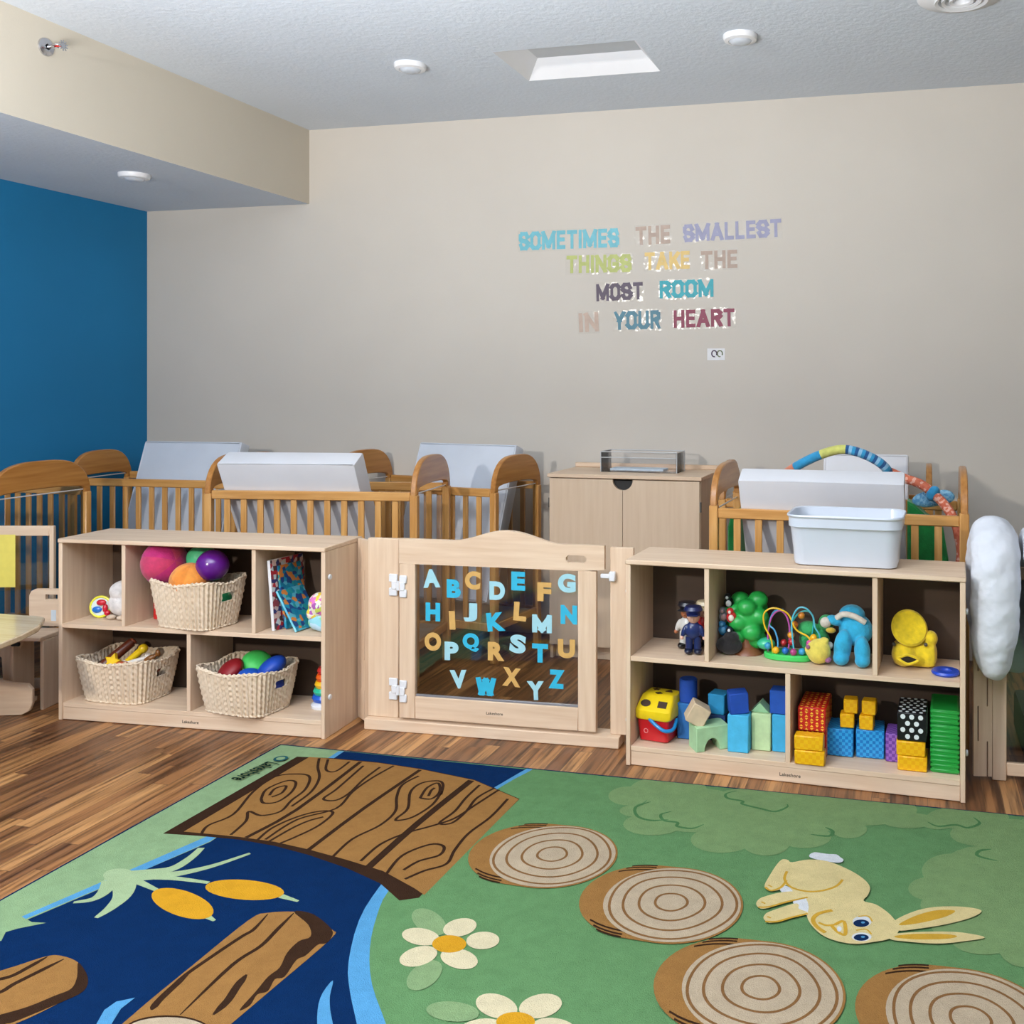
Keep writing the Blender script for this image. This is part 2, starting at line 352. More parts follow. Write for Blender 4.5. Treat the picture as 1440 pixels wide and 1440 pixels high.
for i, (s_, xa, xb, ya, yb, hh, colr, cn, where) in enumerate(words):
    A = onwall(*zx(xa, ya), WY-.004); B = onwall(*zx(xb, yb), WY-.004); Tp = onwall(*zx(xa, ya-hh), WY-.004)
    wd = B[0]-A[0]; ht = Tp[1]-A[1]
    t = thing('word_decal', f'{cn} wall sticker reading {s_}, {where}', 'wall sticker', (A[0], WY, A[1]), 0, 'lettering stickers on the beige wall')
    t.rotation_euler = (0, -atan2(B[1]-A[1], wd), 0)
    m = mat('decal_'+cn.replace(' ', '_')+str(i), tuple(int(v*.88+10) for v in colr), .5, .05, 25, bump=.2, bscale=16)
    bw = blockword(s_, wd, ht, .0014); bw.build('lettering', m, t)
    MB().box((-.006, -.0006, -.008), (wd+.006, -.0001, ht+.006), 0).build('clear_film', film, t)
A = onwall(*zx(1010, 742), WY); B = onwall(*zx(1095, 685), WY)
t = thing('flourish_decal', 'small shiny sticker with two curled marks below the word HEART', 'wall sticker', (A[0], WY, A[1]))
wd, ht = B[0]-A[0], B[1]-A[1]
MB().box((0, -.0012, 0), (wd, -.0002, ht), 0).build('clear_film', mat('milky_film', (220,220,222), .5, .02), t)
for k, cc in ((.40, (82,60,84)), (.72, (120,128,96))):
    MB().tube([(wd*k+.014*cos(a), -.002, ht*.55+.017*sin(a)) for a in [x*.5 for x in range(-1, 11)]], .0035, seg=6).build('curl', mat('curl%d' % int(k*10), cc, .4, .03), t)

# ================================================================== RUG
RZ = .010
def rugmat(n, c, d=None):
    return mat('rug_'+n, tuple(int(v*.90) for v in c), .95, .09, 16, detail=9, bump=.5, bscale=420, spec=.03, dark=d)
RM = {}; RML = []
for n, c in dict(navy=(10,42,82), water=(10,44,88), sky=(92,160,208), lime=(148,178,132), green=(106,149,98), leaf=(142,170,120), bush=(132,162,108), bushline=(84,130,82),
                 brown=(164,118,66), dark=(60,40,28), cream=(228,214,176), petal=(228,214,176), gold=(222,162,40), ring=(196,176,148), ringline=(140,100,62), pale=(174,196,150), white=(226,228,232), bunny=(232,210,152), tan=(218,170,60), ink=(24,46,84), teal=(42,98,104)).items():
    RM[n] = len(RML); RML.append(rugmat(n, c))
rb = MB(); LAY = [0]
x0, x1, yf, yn = -2.385, 1.27, 3.33, .87
rb.prism([(x0, yf), (x1, yf), (x1, yn), (x0-.06, yn)], .0005, RZ-.0015, 'xy', RM['navy'], .0015)
def gl(p, L=None):
    x, y = flo(p[0], p[1], RZ); return (x, y)
def clip(P):
    """keep a pattern piece on the rug"""
    def cut(P, f):
        o = []
        for i in range(len(P)):
            a, b = P[i-1], P[i]; fa, fb = f(a), f(b)
            if (fa >= 0) != (fb >= 0): t = fa/(fa-fb); o.append((a[0]+(b[0]-a[0])*t, a[1]+(b[1]-a[1])*t))
            if fb >= 0: o.append(b)
        return o
    m = .009
    for f in (lambda p: yf-m-p[1], lambda p: p[1]-yn-m, lambda p: x1-m-p[0], lambda p: p[0]-(x0-.06*(yf-p[1])/(yf-yn))-m):
        P = cut(P, f)
        if len(P) < 3: return []
    return P
def wpoly(P, n):
    P = clip([tuple(p[:2]) for p in P])
    if len(P) < 3: return
    LAY[0] += 1; z = RZ-.0014+LAY[0]*.00002
    a = sum(P[i-1][0]*P[i][1]-P[i][0]*P[i-1][1] for i in range(len(P)))
    if a < 0: P = P[::-1]
    rb.face([(p[0], p[1], z) for p in P], RM[n])
def poly(px, n, smooth=0, k=None):
    P = [k(p) if k else p for p in px]
    if smooth: P = [tuple(v) for v in catmull([(p[0], p[1]) for p in P], smooth, True)]
    wpoly([gl(p) for p in P], n)
def ellp(c, rx, ry, n, rot=0, k=None, seg=28):
    a = radians(rot); poly([(c[0]+rx*cos(t)*cos(a)-ry*sin(t)*sin(a), c[1]+rx*cos(t)*sin(a)+ry*sin(t)*cos(a)) for t in [2*pi*i/seg for i in range(seg)]], n, 0, k)
def circ(cx, cy, r, n, seg=48, wob=0):
    wpoly([(cx+r*(1+wob*sin(3*t+cx*9))*cos(t), cy+r*(1+wob*sin(3*t+cx*9))*sin(t)) for t in [2*pi*i/seg for i in range(seg)]], n)
def ringw(cx, cy, r, w_, n, wob=.015):
    LAY[0] += 1
    P = []
    for k in range(56):
        t = 2*pi*k/56; t2 = 2*pi*(k+1)/56
        f = lambda t, r: (cx+r*(1+wob*sin(3*t+cx*9)+wob*.6*cos(5*t))*cos(t), cy+r*(1+wob*sin(3*t+cx*9)+wob*.6*cos(5*t))*sin(t))
        q = clip([f(t, r-w_/2), f(t, r+w_/2), f(t2, r+w_/2), f(t2, r-w_/2)])
        if len(q) > 2: rb.face([(p[0], p[1], RZ-.0014+LAY[0]*.00002) for p in q], RM[n])
    LAY[0] += 1
def stroke(px, w0, n, k=None, w1=None, sm=5, taper=False):
    P = [gl(k(p) if k else p) for p in px]
    Q = [tuple(v) for v in catmull(P, sm)] if sm and len(P) > 2 else P
    m = len(Q); w1 = w0 if w1 is None else w1; Lf, Rt = [], []
    for i, p in enumerate(Q):
        a = Q[max(0, i-1)]; b = Q[min(m-1, i+1)]; dx, dy = b[0]-a[0], b[1]-a[1]; l = hypot(dx, dy) or 1
        f = i/(m-1); ww = (w0+(w1-w0)*f)/2*(min(1, .25+3.5*min(f, 1-f)) if taper else 1)
        Lf.append((p[0]-dy/l*ww, p[1]+dx/l*ww)); Rt.append((p[0]+dy/l*ww, p[1]-dx/l*ww))
    LAY[0] += 1; z = RZ-.0014+LAY[0]*.00002
    for i in range(m-1):
        q = clip([Lf[i], Rt[i], Rt[i+1], Lf[i+1]])
        if len(q) > 2: rb.face([(v[0], v[1], z+(i % 2)*.000006) for v in q], RM[n])
z3 = lambda p: (p[0]/3, 1040+p[1]/3)
z4 = lambda p: (200+p[0]/2.5714, 1020+p[1]/2.5714)
z5 = lambda p: (480+p[0]/3, 1100+p[1]/3)
z6 = lambda p: (840+p[0]/2.4, 1060+p[1]/2.4)
z7 = lambda p: (1040+p[0]/3.6, 1180+p[1]/3.6)
wpoly([(x0-.06, yn), (x1, yn), (x1, yf), (x0, yf)], 'green')
# paler left bank
poly([(380,1040), (500,1050), (488,1060), (295,1184), (40,1292), (-60,1340), (-400,1470), (-900,1700), (-1200,1500), (0,1255)], 'lime')
# river and its banks
river = [(484,1056), (296,1183), (205,1222), (42,1291), (-80,1345), (-500,1540), (-900,1800), (600,1800), (540,1600), (530,1500), (516,1440), (503,1393), (500,1353), (513,1293), (541,1246), (608,1162), (703,1104), (745,1082)]
poly(river, 'water')
poly([(484,1056), (296,1182), (205,1222), (42,1289), (-80,1343), (-82,1338), (40,1284), (200,1215), (290,1176), (476,1056)], 'sky')
poly([(742,1080), (700,1104), (600,1163), (536,1243), (505,1293), (490,1353), (492,1393), (502,1440), (514,1500), (545,1600), (605,1800), (690,1800), (600,1600), (560,1500), (543,1440), (523,1383), (520,1333), (530,1287), (549,1248), (618,1165), (706,1105), (748,1082)][:], 'sky', 3)
# grass tufts at the left edge
poly([(-20,1290), (30,1288), (45,1296), (65,1297), (25,1305), (8,1310), (2,1322), (-20,1330)], 'lime')
# cattails
for pts, a, b in (([(450,575), (600,562), (720,545), (800,500), (850,455)], .05, .02), ([(500,580), (640,575), (760,562), (900,530), (1055,478)], .05, .012), ([(560,578), (720,582), (880,602)], .03, .012), ([(540,580), (600,605), (665,635)], .03, .012),
                  ([(525,580), (520,650), (470,705), (405,750)], .07, .012), ([(470,590), (440,640), (390,672), (310,685)], .05, .01), ([(1185,658), (1258,680)], .02, .008), ([(870,742), (905,762)], .02, .008)):
    stroke(pts, a, 'pale', z3, b)
ellp((505,572), 70, 30, 'pale', 0, z3)
ellp((1032,632), 167, 42, 'gold', 4, z3); ellp((770,690), 136, 55, 'gold', 17, z3)
# bridge of planks
poly([(75,390), (560,112), (700,118), (850,132), (1005,155), (1200,195), (1365,265), (1000,622), (930,632), (860,570), (740,515), (600,467), (480,435), (350,412), (200,398)], 'dark', 0, z4)
poly([(150,383), (605,113), (850,134), (1005,157), (1200,197), (1362,266), (1020,612), (985,588), (925,555), (870,525), (740,485), (600,447), (480,420), (350,402), (250,392)], 'brown', 0, z4)
for pts, a in (([(375,405), (560,303), (790,130)], .016), ([(600,450), (800,300), (1005,160)], .016), ([(815,515), (1000,350), (1190,198)], .026)):
    stroke(pts, a, 'dark', z4, sm=3)
G_ = [[(215,390),(240,360),(330,320),(400,240),(480,185),(560,175),(605,185),(590,230),(540,270),(500,310),(430,325),(385,310),(375,345),(320,395)], [(430,265),(450,230),(520,200),(555,205),(540,240),(490,275),(440,280),(430,265)],
 [(460,252),(480,228),(520,218),(505,243),(468,258)], [(640,118),(635,150),(640,190),(610,240),(540,292)], [(672,122),(665,160),(700,165),(750,130)], [(860,150),(800,195),(750,243),(700,270),(655,265),(700,232),(760,180),(800,145)],
 [(415,415),(470,370),(560,330),(640,310),(690,315),(640,360),(560,400),(500,425)], [(460,418),(540,372),(600,345),(655,330)], [(445,412),(560,340),(700,300),(760,240),(830,190),(910,145)], [(690,473),(760,410),(860,360),(915,310),(920,260),(940,215),(1000,182)],
 [(1085,235),(1050,285),(980,330),(925,343),(920,335),(960,300),(970,240),(1010,208),(1070,200),(1088,215),(1080,250)], [(1005,262),(1030,225),(1070,208),(1075,240),(1045,265),(1005,262)], [(1035,255),(1045,235),(1058,225)],
 [(1220,215),(1170,262),(1130,310),(1075,352),(1120,352),(1170,312),(1210,262),(1275,225)], [(880,540),(940,470),(1040,430),(1090,437),(1075,468),(1000,490),(945,522)], [(790,490),(860,430),(950,390),(1050,362),(1130,335),(1200,290),(1290,232)], [(950,555),(1020,525),(1100,500),(1130,450),(1180,390),(1260,330),(1322,265)]]
for g in G_: stroke(g, .010, 'dark', z4)
# swimming logs
poly([(500,1235), (560,1160), (820,945), (1050,760), (1130,730), (1240,725), (1320,735), (1400,800), (1395,840), (1150,1050), (900,1260), (800,1330), (600,1330)], 'brown', 4, z3)
poly([(1240,725), (1320,735), (1400,800), (1393,842), (1370,860), (1340,865), (1290,910), (1250,930), (1200,1000), (1160,1010), (1130,1060), (1085,1075), (1055,1120), (1010,1140), (1080,1060), (1130,1000), (1180,960), (1210,900), (1260,850), (1310,830), (1300,780)], 'dark', 4, z3)
for g, a in (([(1240,730),(1170,800),(1100,870),(980,950),(760,1160)], .012), ([(1130,735),(1070,800),(1020,830),(900,910),(760,1010),(640,1130)], .012), ([(1040,990),(1000,1040),(960,1100),(900,1160)], .02), ([(640,1140),(680,1090),(800,980)], .018)):
    stroke(g, a, 'dark', z3, taper=True)
ellp((705,1230), 185, 68, 'dark', 0, z3); ellp((705,1232), 178, 62, 'ring', 0, z3); ellp((705,1240), 120, 40, 'ringline', 0, z3); ellp((705,1240), 110, 35, 'ring', 0, z3)
poly([(-600,1150), (0,975), (190,915), (260,912), (330,940), (368,1000), (355,1050), (250,1110), (60,1200), (-300,1330), (-700,1330)], 'brown', 4, z3)
poly([(330,940), (370,1000), (352,1060), (240,1115), (60,1190), (0,1205), (-300,1290), (-300,1240), (0,1160), (120,1125), (230,1080), (300,1050), (325,1000)], 'dark', 4, z3)
for g in ([(200,915),(120,960),(40,1000),(-60,1020)], [(270,925),(180,970),(60,1030),(0,1065),(-100,1090)]): stroke(g, .014, 'dark', z3, taper=True)
poly([(395,1220), (440,1140), (490,1105), (570,1088), (510,1135), (470,1200), (440,1260)], 'sky', 0, z3)
poly([(1345,1230), (1340,1140), (1360,1070), (1405,1015), (1392,1080), (1393,1140), (1405,1230)], 'sky', 3, z3)
# bushes
def B6(L): 
    for cx_, cy_, rx, ry in L: ellp((cx_, cy_), rx, ry, 'bush', 0, z6)
B6([(105,142,68,32), (130,192,55,20), (185,238,98,37), (420,290,105,44), (570,305,78,38), (700,280,90,38), (850,255,60,30), (240,120,130,45), (330,190,180,75), (520,200,190,85), (720,190,180,75), (900,190,180,52), (1050,225,90,26), (1150,230,60,25)])
B6([(1250,215,140,40), (1300,270,110,42), (1400,290,110,70), (1190,395,95,58), (1125,455,76,40), (1190,510,100,50), (1300,480,200,170), (1310,620,120,58), (1440,640,90,80), (1480,450,160,240), (1230,560,110,80), (1600,520,200,300)])
for g in ([(470,125),(435,135),(440,150),(490,160),(490,170),(550,185),(600,195),(640,180),(640,170)], [(180,162),(130,180),(135,210),(180,225),(240,222)], [(250,195),(215,205),(225,225),(270,232),(270,245),(320,252),(360,238)], [(720,272),(780,278),(795,262),(770,248)], [(1115,230),(1150,245),(1210,240),(1250,250),(1290,235),(1270,215)], [(1330,322),(1290,328),(1285,345),(1350,362)]):
    stroke(g, .011, 'bushline', z6, taper=True)
# flowers
for L in ([(370,590,80,48,30), (350,815,85,50,-35)],):
    for a, b, c_, d_, r in L: ellp((a, b), c_, d_, 'leaf', r, z5)
for a, b, c_, d_, r in [(500,613,72,37,-12), (597,668,70,37,-3), (497,745,80,42,12), (325,735,82,40,-15), (335,652,80,36,8)]: ellp((a, b), c_, d_, 'petal', r, z5)
ellp((455,683), 72, 37, 'gold', 0, z5)
ellp((470,968), 112, 42, 'leaf', 5, z5)
for a, b, c_, d_, r in [(655,945,90,50,15), (840,945,92,50,-12), (590,1045,100,46,-8), (900,1040,95,44,8), (745,1105,80,50,0)]: ellp((a, b), c_, d_, 'petal', r, z5)
ellp((735,1012), 82, 42, 'gold', 0, z5)
# stepping logs: circles lying on the rug
for px_, py_ in ((776,1202), (943,1270), (1069,1391), (1364,1436)):
    cx_, cy_ = flo(px_, py_, RZ); r = .186
    P = [(cx_-.060+r*1.02*cos(t), cy_+r*1.02*sin(t)) for t in [pi/2+pi*i/24 for i in range(25)]]+[(cx_+.004+(r+.006)*cos(t), cy_+(r+.006)*sin(t)) for t in [-pi/2+pi*i/24 for i in range(25)]]
    wpoly(P, 'brown')
    for sgn in (1, -1):
        for q in (.30, .36, .44):
            a0 = pi/2+sgn*q; LAY[0] += 1
            pp = [(cx_-.075+r*1.0*cos(sgn*(pi/2+.05+q*j/3)), cy_+r*(1.0-(q-.3))*sin(sgn*(pi/2+.05+q*j/3))) for j in range(5)]
            for j in range(4):
                (ax, ay), (bx, by) = pp[j], pp[j+1]
                wpoly([(ax, ay-.004), (ax, ay+.003), (bx, by+.003), (bx, by-.004)], 'dark')
    circ(cx_+.004, cy_, r, 'ring')
    for f in (.925, .72, .48, .235): ringw(cx_+.004*f, cy_+.002, r*f, .0075, 'ringline')
# rabbit
poly([(360,100),(355,85),(380,73),(420,78),(450,82),(490,84),(510,98),(526,112),(505,126),(430,118)], 'white', 4, z7)
poly([(205,250),(240,245),(275,270),(240,285),(212,275)], 'white', 4, z7); poly([(270,325),(330,300),(385,315),(360,385),(320,385)], 'white', 4, z7)
poly([(215,110),(245,112),(265,124),(350,110),(450,120),(560,165),(630,210),(660,250),(650,290),(628,320),(690,338),(750,378),(785,415),(808,450),(795,490),(750,515),(680,528),(600,538),(520,530),(430,500),(370,450),(342,400),(350,350),(330,300),(275,275),(240,240),(205,262),(160,270),(130,255),(128,235),(150,195),(185,140)], 'bunny', 4, z7)
poly([(90,320),(120,300),(220,275),(330,272),(360,290),(345,302),(240,325),(150,355),(105,358),(85,340)], 'bunny', 4, z7)
poly([(125,395),(150,375),(270,335),(300,340),(300,360),(345,382),(250,410),(170,430),(140,428),(122,410)], 'bunny', 4, z7)
poly([(775,435),(810,405),(900,368),(1000,350),(1130,350),(1224,368),(1180,402),(1050,438),(900,462),(800,470)], 'bunny', 4, z7)
poly([(770,490),(900,478),(1050,476),(1150,484),(1242,506),(1130,526),(1000,537),(850,527),(765,515)], 'bunny', 4, z7)
poly([(805,442),(880,400),(980,370),(1070,366),(1090,376),(1030,405),(900,435)], 'tan', 4, z7)
poly([(792,497),(900,487),(1050,489),(1102,501),(1040,514),(900,516),(800,508)], 'tan', 4, z7)
ellp((620,425), 48, 28, 'white', 0, z7); ellp((618,503), 50, 22, 'white', 0, z7); ellp((616,434), 40, 19, 'ink', 0, z7); ellp((616,506), 38, 17, 'ink', 0, z7)
ellp((625,430), 10, 5, 'sky', 0, z7); ellp((625,503), 10, 5, 'sky', 0, z7)
for g, a, b in (([(240,170),(228,210),(260,250),(340,272),(420,268),(490,245),(522,212)], .008, .008), ([(238,215),(210,250),(160,268),(130,250)], .007, .007), ([(95,352),(150,350),(240,325),(345,302)], .007, .007), ([(130,425),(190,425),(260,405),(345,385)], .007, .007),
                ([(470,368),(400,385),(372,415),(390,450),(435,482)], .012, .012), ([(400,430),(440,445),(490,440)], .008, .008), ([(485,440),(528,425),(535,490),(500,480),(465,445)], .010, .010), ([(600,400),(650,398),(672,425)], .005, .005), ([(590,470),(640,465),(668,490)], .005, .005),
                ([(110,325),(130,335)], .005, .005), ([(140,400),(158,408)], .005, .005), ([(145,240),(165,250)], .005, .005)):
    stroke(g, a, 'tan', z7, b)
ellp((505,463), 12, 14, 'white', 0, z7)
# woven name along the left edge, read from the right
me = textmesh('Lakeshore', .40, .062, 0, .02)
LAY[0] += 1; zz = RZ-.001+LAY[0]*.00002
ax, ay = gl(z4((498,128))); bx, by = gl(z4((345,200)))
dl = hypot(bx-ax, by-ay); ux, uy = (bx-ax)/dl, (by-ay)/dl
bmt = bmesh.new(); bmt.from_mesh(me); bpy.data.meshes.remove(me)
for v in bmt.verts:
    a_, h_ = v.co.x/.40*dl*.86+.14*dl, v.co.z
    v.co = Vector((ax+ux*a_-uy*h_-.03, ay+uy*a_+ux*h_, zz))
for f in bmt.faces:
    if f.normal.length > 0: pass
fl = [f for f in bmt.faces if f.calc_area() < 1e-9]; bmesh.ops.delete(bmt, geom=fl, context='FACES')
rb._take(bmt, RM['teal'])
circ(ax-.004, ay+.01, .026, 'teal', 20); circ(ax-.004, ay+.01, .016, 'lime', 20)
rug = rb.build('rug', RML); tag(rug, 'large printed play rug with river, plank bridge, log steps, flowers and rabbit', 'rug')
for p_ in rug.data.polygons: p_.use_smooth = False

# ================================================================== SHELF UNITS
FL = Frame(flo(82,1012), flo(457,1040)); FR_ = Frame(flo(880,1076), flo(1358,1130)); FG = Frame(flo(517,1022), flo(873,1050))
SD, SH, DK, MS = .29, .762, .072, .405            # depth, height, deck top, middle shelf top
def shelf(F, label):
    W_ = F.L; T = .018
    t = thing('storage_shelf', label, 'shelf', F.w(0, 0), F.a, 'low wooden toy shelves')
    for x in (0, W_-T): MB().box((x, 0, 0), (x+T, SD, SH-.018), .002).build('side_panel', maple('z'), t)
    MB().box((-.0015, -.004, SH-.018), (W_+.0015, SD, SH), .003).build('top_panel', maple(), t)
    MB().box((T, .002, MS-T), (W_-T, SD-.012, MS), .0015).build('middle_shelf', maple(), t)
    MB().box((T, .004, DK-T), (W_-T, SD-.012, DK), .0015).build('bottom_shelf', maple(), t)
    MB().box((T, .006, .002), (W_-T, .024, DK-T), .0015).build('plinth', maple(), t)
    MB().box((T, SD-.010, .03), (W_-T, SD-.004, SH-.018), 0).build('back_panel', backm, t)
    for a in (.308, .908): MB().box((a-T/2, .004, MS), (a+T/2, SD-.012, SH-.018), .0015).build('divider', maple('z'), t)
    MB().box((W_/2-T/2, .004, DK), (W_/2+T/2, SD-.012, MS-T), .0015).build('divider', maple('z'), t)
    MB().mesh(textmesh('Lakeshore', .075, .012, .0006, .01, 0), M=Matrix.Translation((W_/2-.03, .0058, .022))).build('maker_mark', mat('mark_ink', (60,52,46), .6, .03), t)
    for x in (-.004, W_+.004):
        for z in (.16, .64): MB().cyl((x-.004, .03, z), (x+.004, .03, z), .011, seg=14, bev=.002).build('connector_button', whitep, t)
    return t
shelf(FL, 'low maple shelf with three wicker baskets, left of the alphabet gate')
shelf(FR_, 'low maple shelf with toys and blocks, right of the alphabet gate')

# ================================================================== GATE
W_ = FG.L
t = thing('play_gate', 'wooden swing gate with arched top and clear window, between the two shelves', 'gate', FG.w(0, .0), FG.a)
def uvG(px, py, d=0): return FG.uv(px, py, d)
MB().box((0, -.03, 0), (W_, .06, .045), .003).build('base_rail', maple(), t)
MB().box((.0, .0, .045), (.138, .022, .778), .003).build('post', maple('z'), t)
MB().box((1.035, .0, .045), (W_+.05, .022, .775), .003).build('post', maple('z'), t)
gd = thing('gate_door', '', ''); del gd['label'], gd['category']; gd.parent = t; gd.name = 'door'
bpy.data.objects.remove(gd)
Z0, Z1 = .056, .785
arch = [(.152, .682), (.152, .783)] + [(.386+(.845-.386)*k/24, .783+.046*(.5-.5*cos(2*pi*k/24))**.9) for k in range(25)] + [(1.018, .783), (1.018, .690), (.93, .682)]
s1 = [(.862, .722), (.872, .713)] + [(.935, .713), (.946, .722), (.946, .733), (.935, .742), (.872, .742), (.862, .733)]
# arched head with a hand slot: outline joined to the slot
outer = arch; slot = s1
key = outer[:-1]+[outer[-1]]
kp = [(.93, .682), (.905, .713)]
ring_ = [(.905, .713), (.935, .713), (.946, .722), (.946, .733), (.935, .742), (.872, .742), (.862, .733), (.862, .722), (.872, .713), (.905, .713)]
d_ = MB(); d_.prism(outer[:-1]+[(.93, .682), (.905, .682)]+ring_+[(.905, .682)], -.022, 0, 'xz'); head = d_.build('door_head', maple(), t, ang=25)
door = MB(); door.box((.152, -.022, Z0), (.222, 0, .682), .002); door.box((.911, -.022, Z0), (.985, 0, .682), .002); MB().box((.222, -.022, Z0), (.911, 0, .146), .002).build('door_bottom_rail', maple(), t)
door.build('door_frame', maple('z'), t)
MB().box((.216, -.012, .14), (.917, -.009, .688), 0).build('window_pane', acry, t)
MB().box((.222, -.016, .146), (.911, -.006, .154), .001).build('pane_channel', mat('grey_rail', (150,150,156), .35, .02, metal=.4), t)
MB().mesh(textmesh('Lakeshore', .07, .011, .0006, .01, 0), M=Matrix.Translation((.53, -.0222, .095))).build('maker_mark', MATS['mark_ink'], t)
for z in (.59, .165):
    h = MB()
    h.box((.098, -.008, z-.045), (.136, 0, z-.012), .003); h.box((.098, -.008, z+.012), (.136, 0, z+.045), .003); h.box((.11, -.010, z-.018), (.132, 0, z+.018), .003)
    h.box((.156, -.030, z-.045), (.188, -.022, z-.012), .003); h.box((.156, -.030, z+.012), (.188, -.022, z+.045), .003); h.box((.158, -.032, z-.018), (.18, -.022, z+.018), .003)
    h.cyl((.145, -.014, z-.018), (.145, -.014, z+.018), .010, seg=14); h.box((.128, -.012, z-.01), (.162, -.020, z+.01), 0)
    h.build('hinge', whitep, t)
la = MB().box((1.0, -.016, .655), (1.055, 0, .672), .003); la.box((1.035, -.02, .645), (1.06, 0, .682), .003); la.build('latch', whitep, t)
# the letters on its window
z5b = lambda x, y: (500+x/4.5, 740+y/4.5)
z6b = lambda x, y: (680+x/4.5, 740+y/4.5)
LET = [('A',z5b(480,330)),('B',z5b(622,395)),('C',z5b(742,342)),('D',z5b(897,408)),('E',z5b(1030,347)),('F',z5b(1195,415)),('G',z6b(527,360)),('H',z5b(490,542)),('I',z5b(612,595)),('J',z5b(727,545)),('K',z5b(888,605)),('L',z5b(1042,540)),('M',z5b(1180,617)),('N',z6b(540,560)),
       ('O',z5b(490,730)),('P',z5b(608,790)),('Q',z5b(730,735)),('R',z5b(890,792)),('S',z5b(1028,745)),('T',z5b(1168,803)),('U',z6b(525,775)),('V',z5b(652,968)),('W',z5b(825,1015)),('X',z5b(988,955)),('Y',z5b(1140,1040)),('Z',z5b(1272,968))]
LW = dict(A=.074, B=.060, C=.066, D=.066, E=.058, F=.058, G=.073, H=.063, I=.026, J=.058, K=.076, L=.054, M=.082, N=.067, O=.072, P=.060, Q=.070, R=.070, S=.068, T=.066, U=.070, V=.072, W=.088, X=.076, Y=.070, Z=.066)
lc = {'p': mat('letter_pale', (160,208,218), .6, .03), 'c': mat('letter_cyan', (44,176,210), .6, .03), 'g': mat('letter_tan', (208,164,92), .6, .04)}
tilt = dict(A=-4, K=-6, L=4, Y=-3, X=3, I=-3, V=-4, S=6, C=3)
for ch, (px, py) in LET:
    k = 'p' if ch in 'ADGJMPSVY' else ('c' if ch in 'BEHKNQTWZ' else 'g')
    u, v = FG.uv(px, py, -.013); w_ = LW[ch]; hgt = .074
    M = Matrix.Rotation(radians(tilt.get(ch, 0)), 4, 'Y') @ Matrix.Translation((-w_/2, 0, -hgt/2))
    if ch in 'MW':
        mb_ = blockword(ch, w_, hgt, .002, .30); bmesh.ops.transform(mb_.bm, matrix=M, verts=mb_.bm.verts)
    else: mb_ = MB().mesh(textmesh(ch, w_, hgt, .002, .06, 0), M=M)
    o = mb_.build('alphabet_letter', lc[k], None, FG.w(u, -.0125, v), FG.a)
    tag(o, {'p': 'pale blue', 'c': 'bright cyan', 'g': 'tan gold'}[k]+f' cutout letter {ch} stuck on the gate window', 'letter', 'alphabet letters on the gate window')
# hinge-jointed connector boards
def connector(p, q, label, h=.762, zb=.012, m=.018):
    F = Frame(p, q); t = thing('connector_board', label, 'panel', F.w(0, 0), F.a)
    n = 6; mid = F.L*.5; am = min(.018, F.L*.25); top = h
    pts = [(mid-am if k % 2 else mid+am) for k in range(n)]
    A, B = [], []
    st = []
    for k in range(n):
        z0_ = zb+(top-zb)*k/n; z1_ = zb+(top-zb)*(k+1)/n; st += [(pts[k], z0_), (pts[k], z1_)]
    A = [(0, zb)]+[(x-.0022, z) for x, z in st]+[(0, top)]; B = [(F.L, zb)]+[(x+.0022, z) for x, z in st]+[(F.L, top)]
    MB().prism(A, 0, m, 'xz').build('board', maple('z'), t, ang=20); MB().prism(B, 0, m, 'xz').build('board', maple('z'), t, ang=20)
    MB().cyl((mid, m/2, zb+.003), (mid, m/2, top-.003), .003, seg=8).build('hinge_pin', mat('pin', (90,80,72), .4, .02, metal=.7), t)
connector(flo(503,1011), (FG.w(-.003,.008)[0], FG.w(-.003,.008)[1]), 'jointed maple connector board between left shelf and gate')
cr0 = flo(1369,1096); cr1 = flo(1395,1097)
connector(cr0, cr1, 'jointed maple connector board beside the right shelf, under the white pillow')

# ================================================================== SIDE PANELS
def clearpanel(F, W_, label, x_off=0, frame=.055, h=.762):
    t = thing('divider_panel', label, 'panel', F.w(0, 0), F.a, 'clear room divider panels')
    MB().box((0, 0, .0), (frame, .022, h), .003).build('stile', maple('z'), t); MB().box((W_-frame, 0, .0), (W_, .022, h), .003).build('stile', maple('z'), t)
    MB().box((frame, 0, h-.045), (W_-frame, .022, h), .003).build('top_rail', maple(), t); MB().box((frame, 0, .0+.02), (W_-frame, .022, .065), .003).build('bottom_rail', maple(), t)
    MB().box((frame-.004, .009, .06), (W_-frame+.004, .012, h-.04), 0).build('window_pane', acry, t)
    return t
pa = flo(78,975); ang = atan2(.059, .2526)
FP = Frame((pa[0]-.9*cos(ang), pa[1]-.9*sin(ang)), (pa[0]-.012, pa[1])); 
clearpanel(FP, FP.L, 'wood framed clear panel holding a yellow sheet, left of the basket shelf', frame=.02)
u, v = FP.uv(0, 752, -.004); u2, v2 = FP.uv(21, 826, -.004)
o = MB().box((-.19, -.0012, v2-v), (0, 0, 0), 0).build('paper_sheet', mat('yellow_paper', (230,212,100), .8, .02), None, FP.w(u2, -.001, v), FP.a); tag(o, 'plain yellow paper sheet taped to the clear panel at far left', 'paper')
FQ = Frame(cr1, (cr1[0]+.9, cr1[1]+.0)); clearpanel(FQ, .9, 'wood framed clear panel right of the toy shelf, behind the hanging pillow', frame=.05)
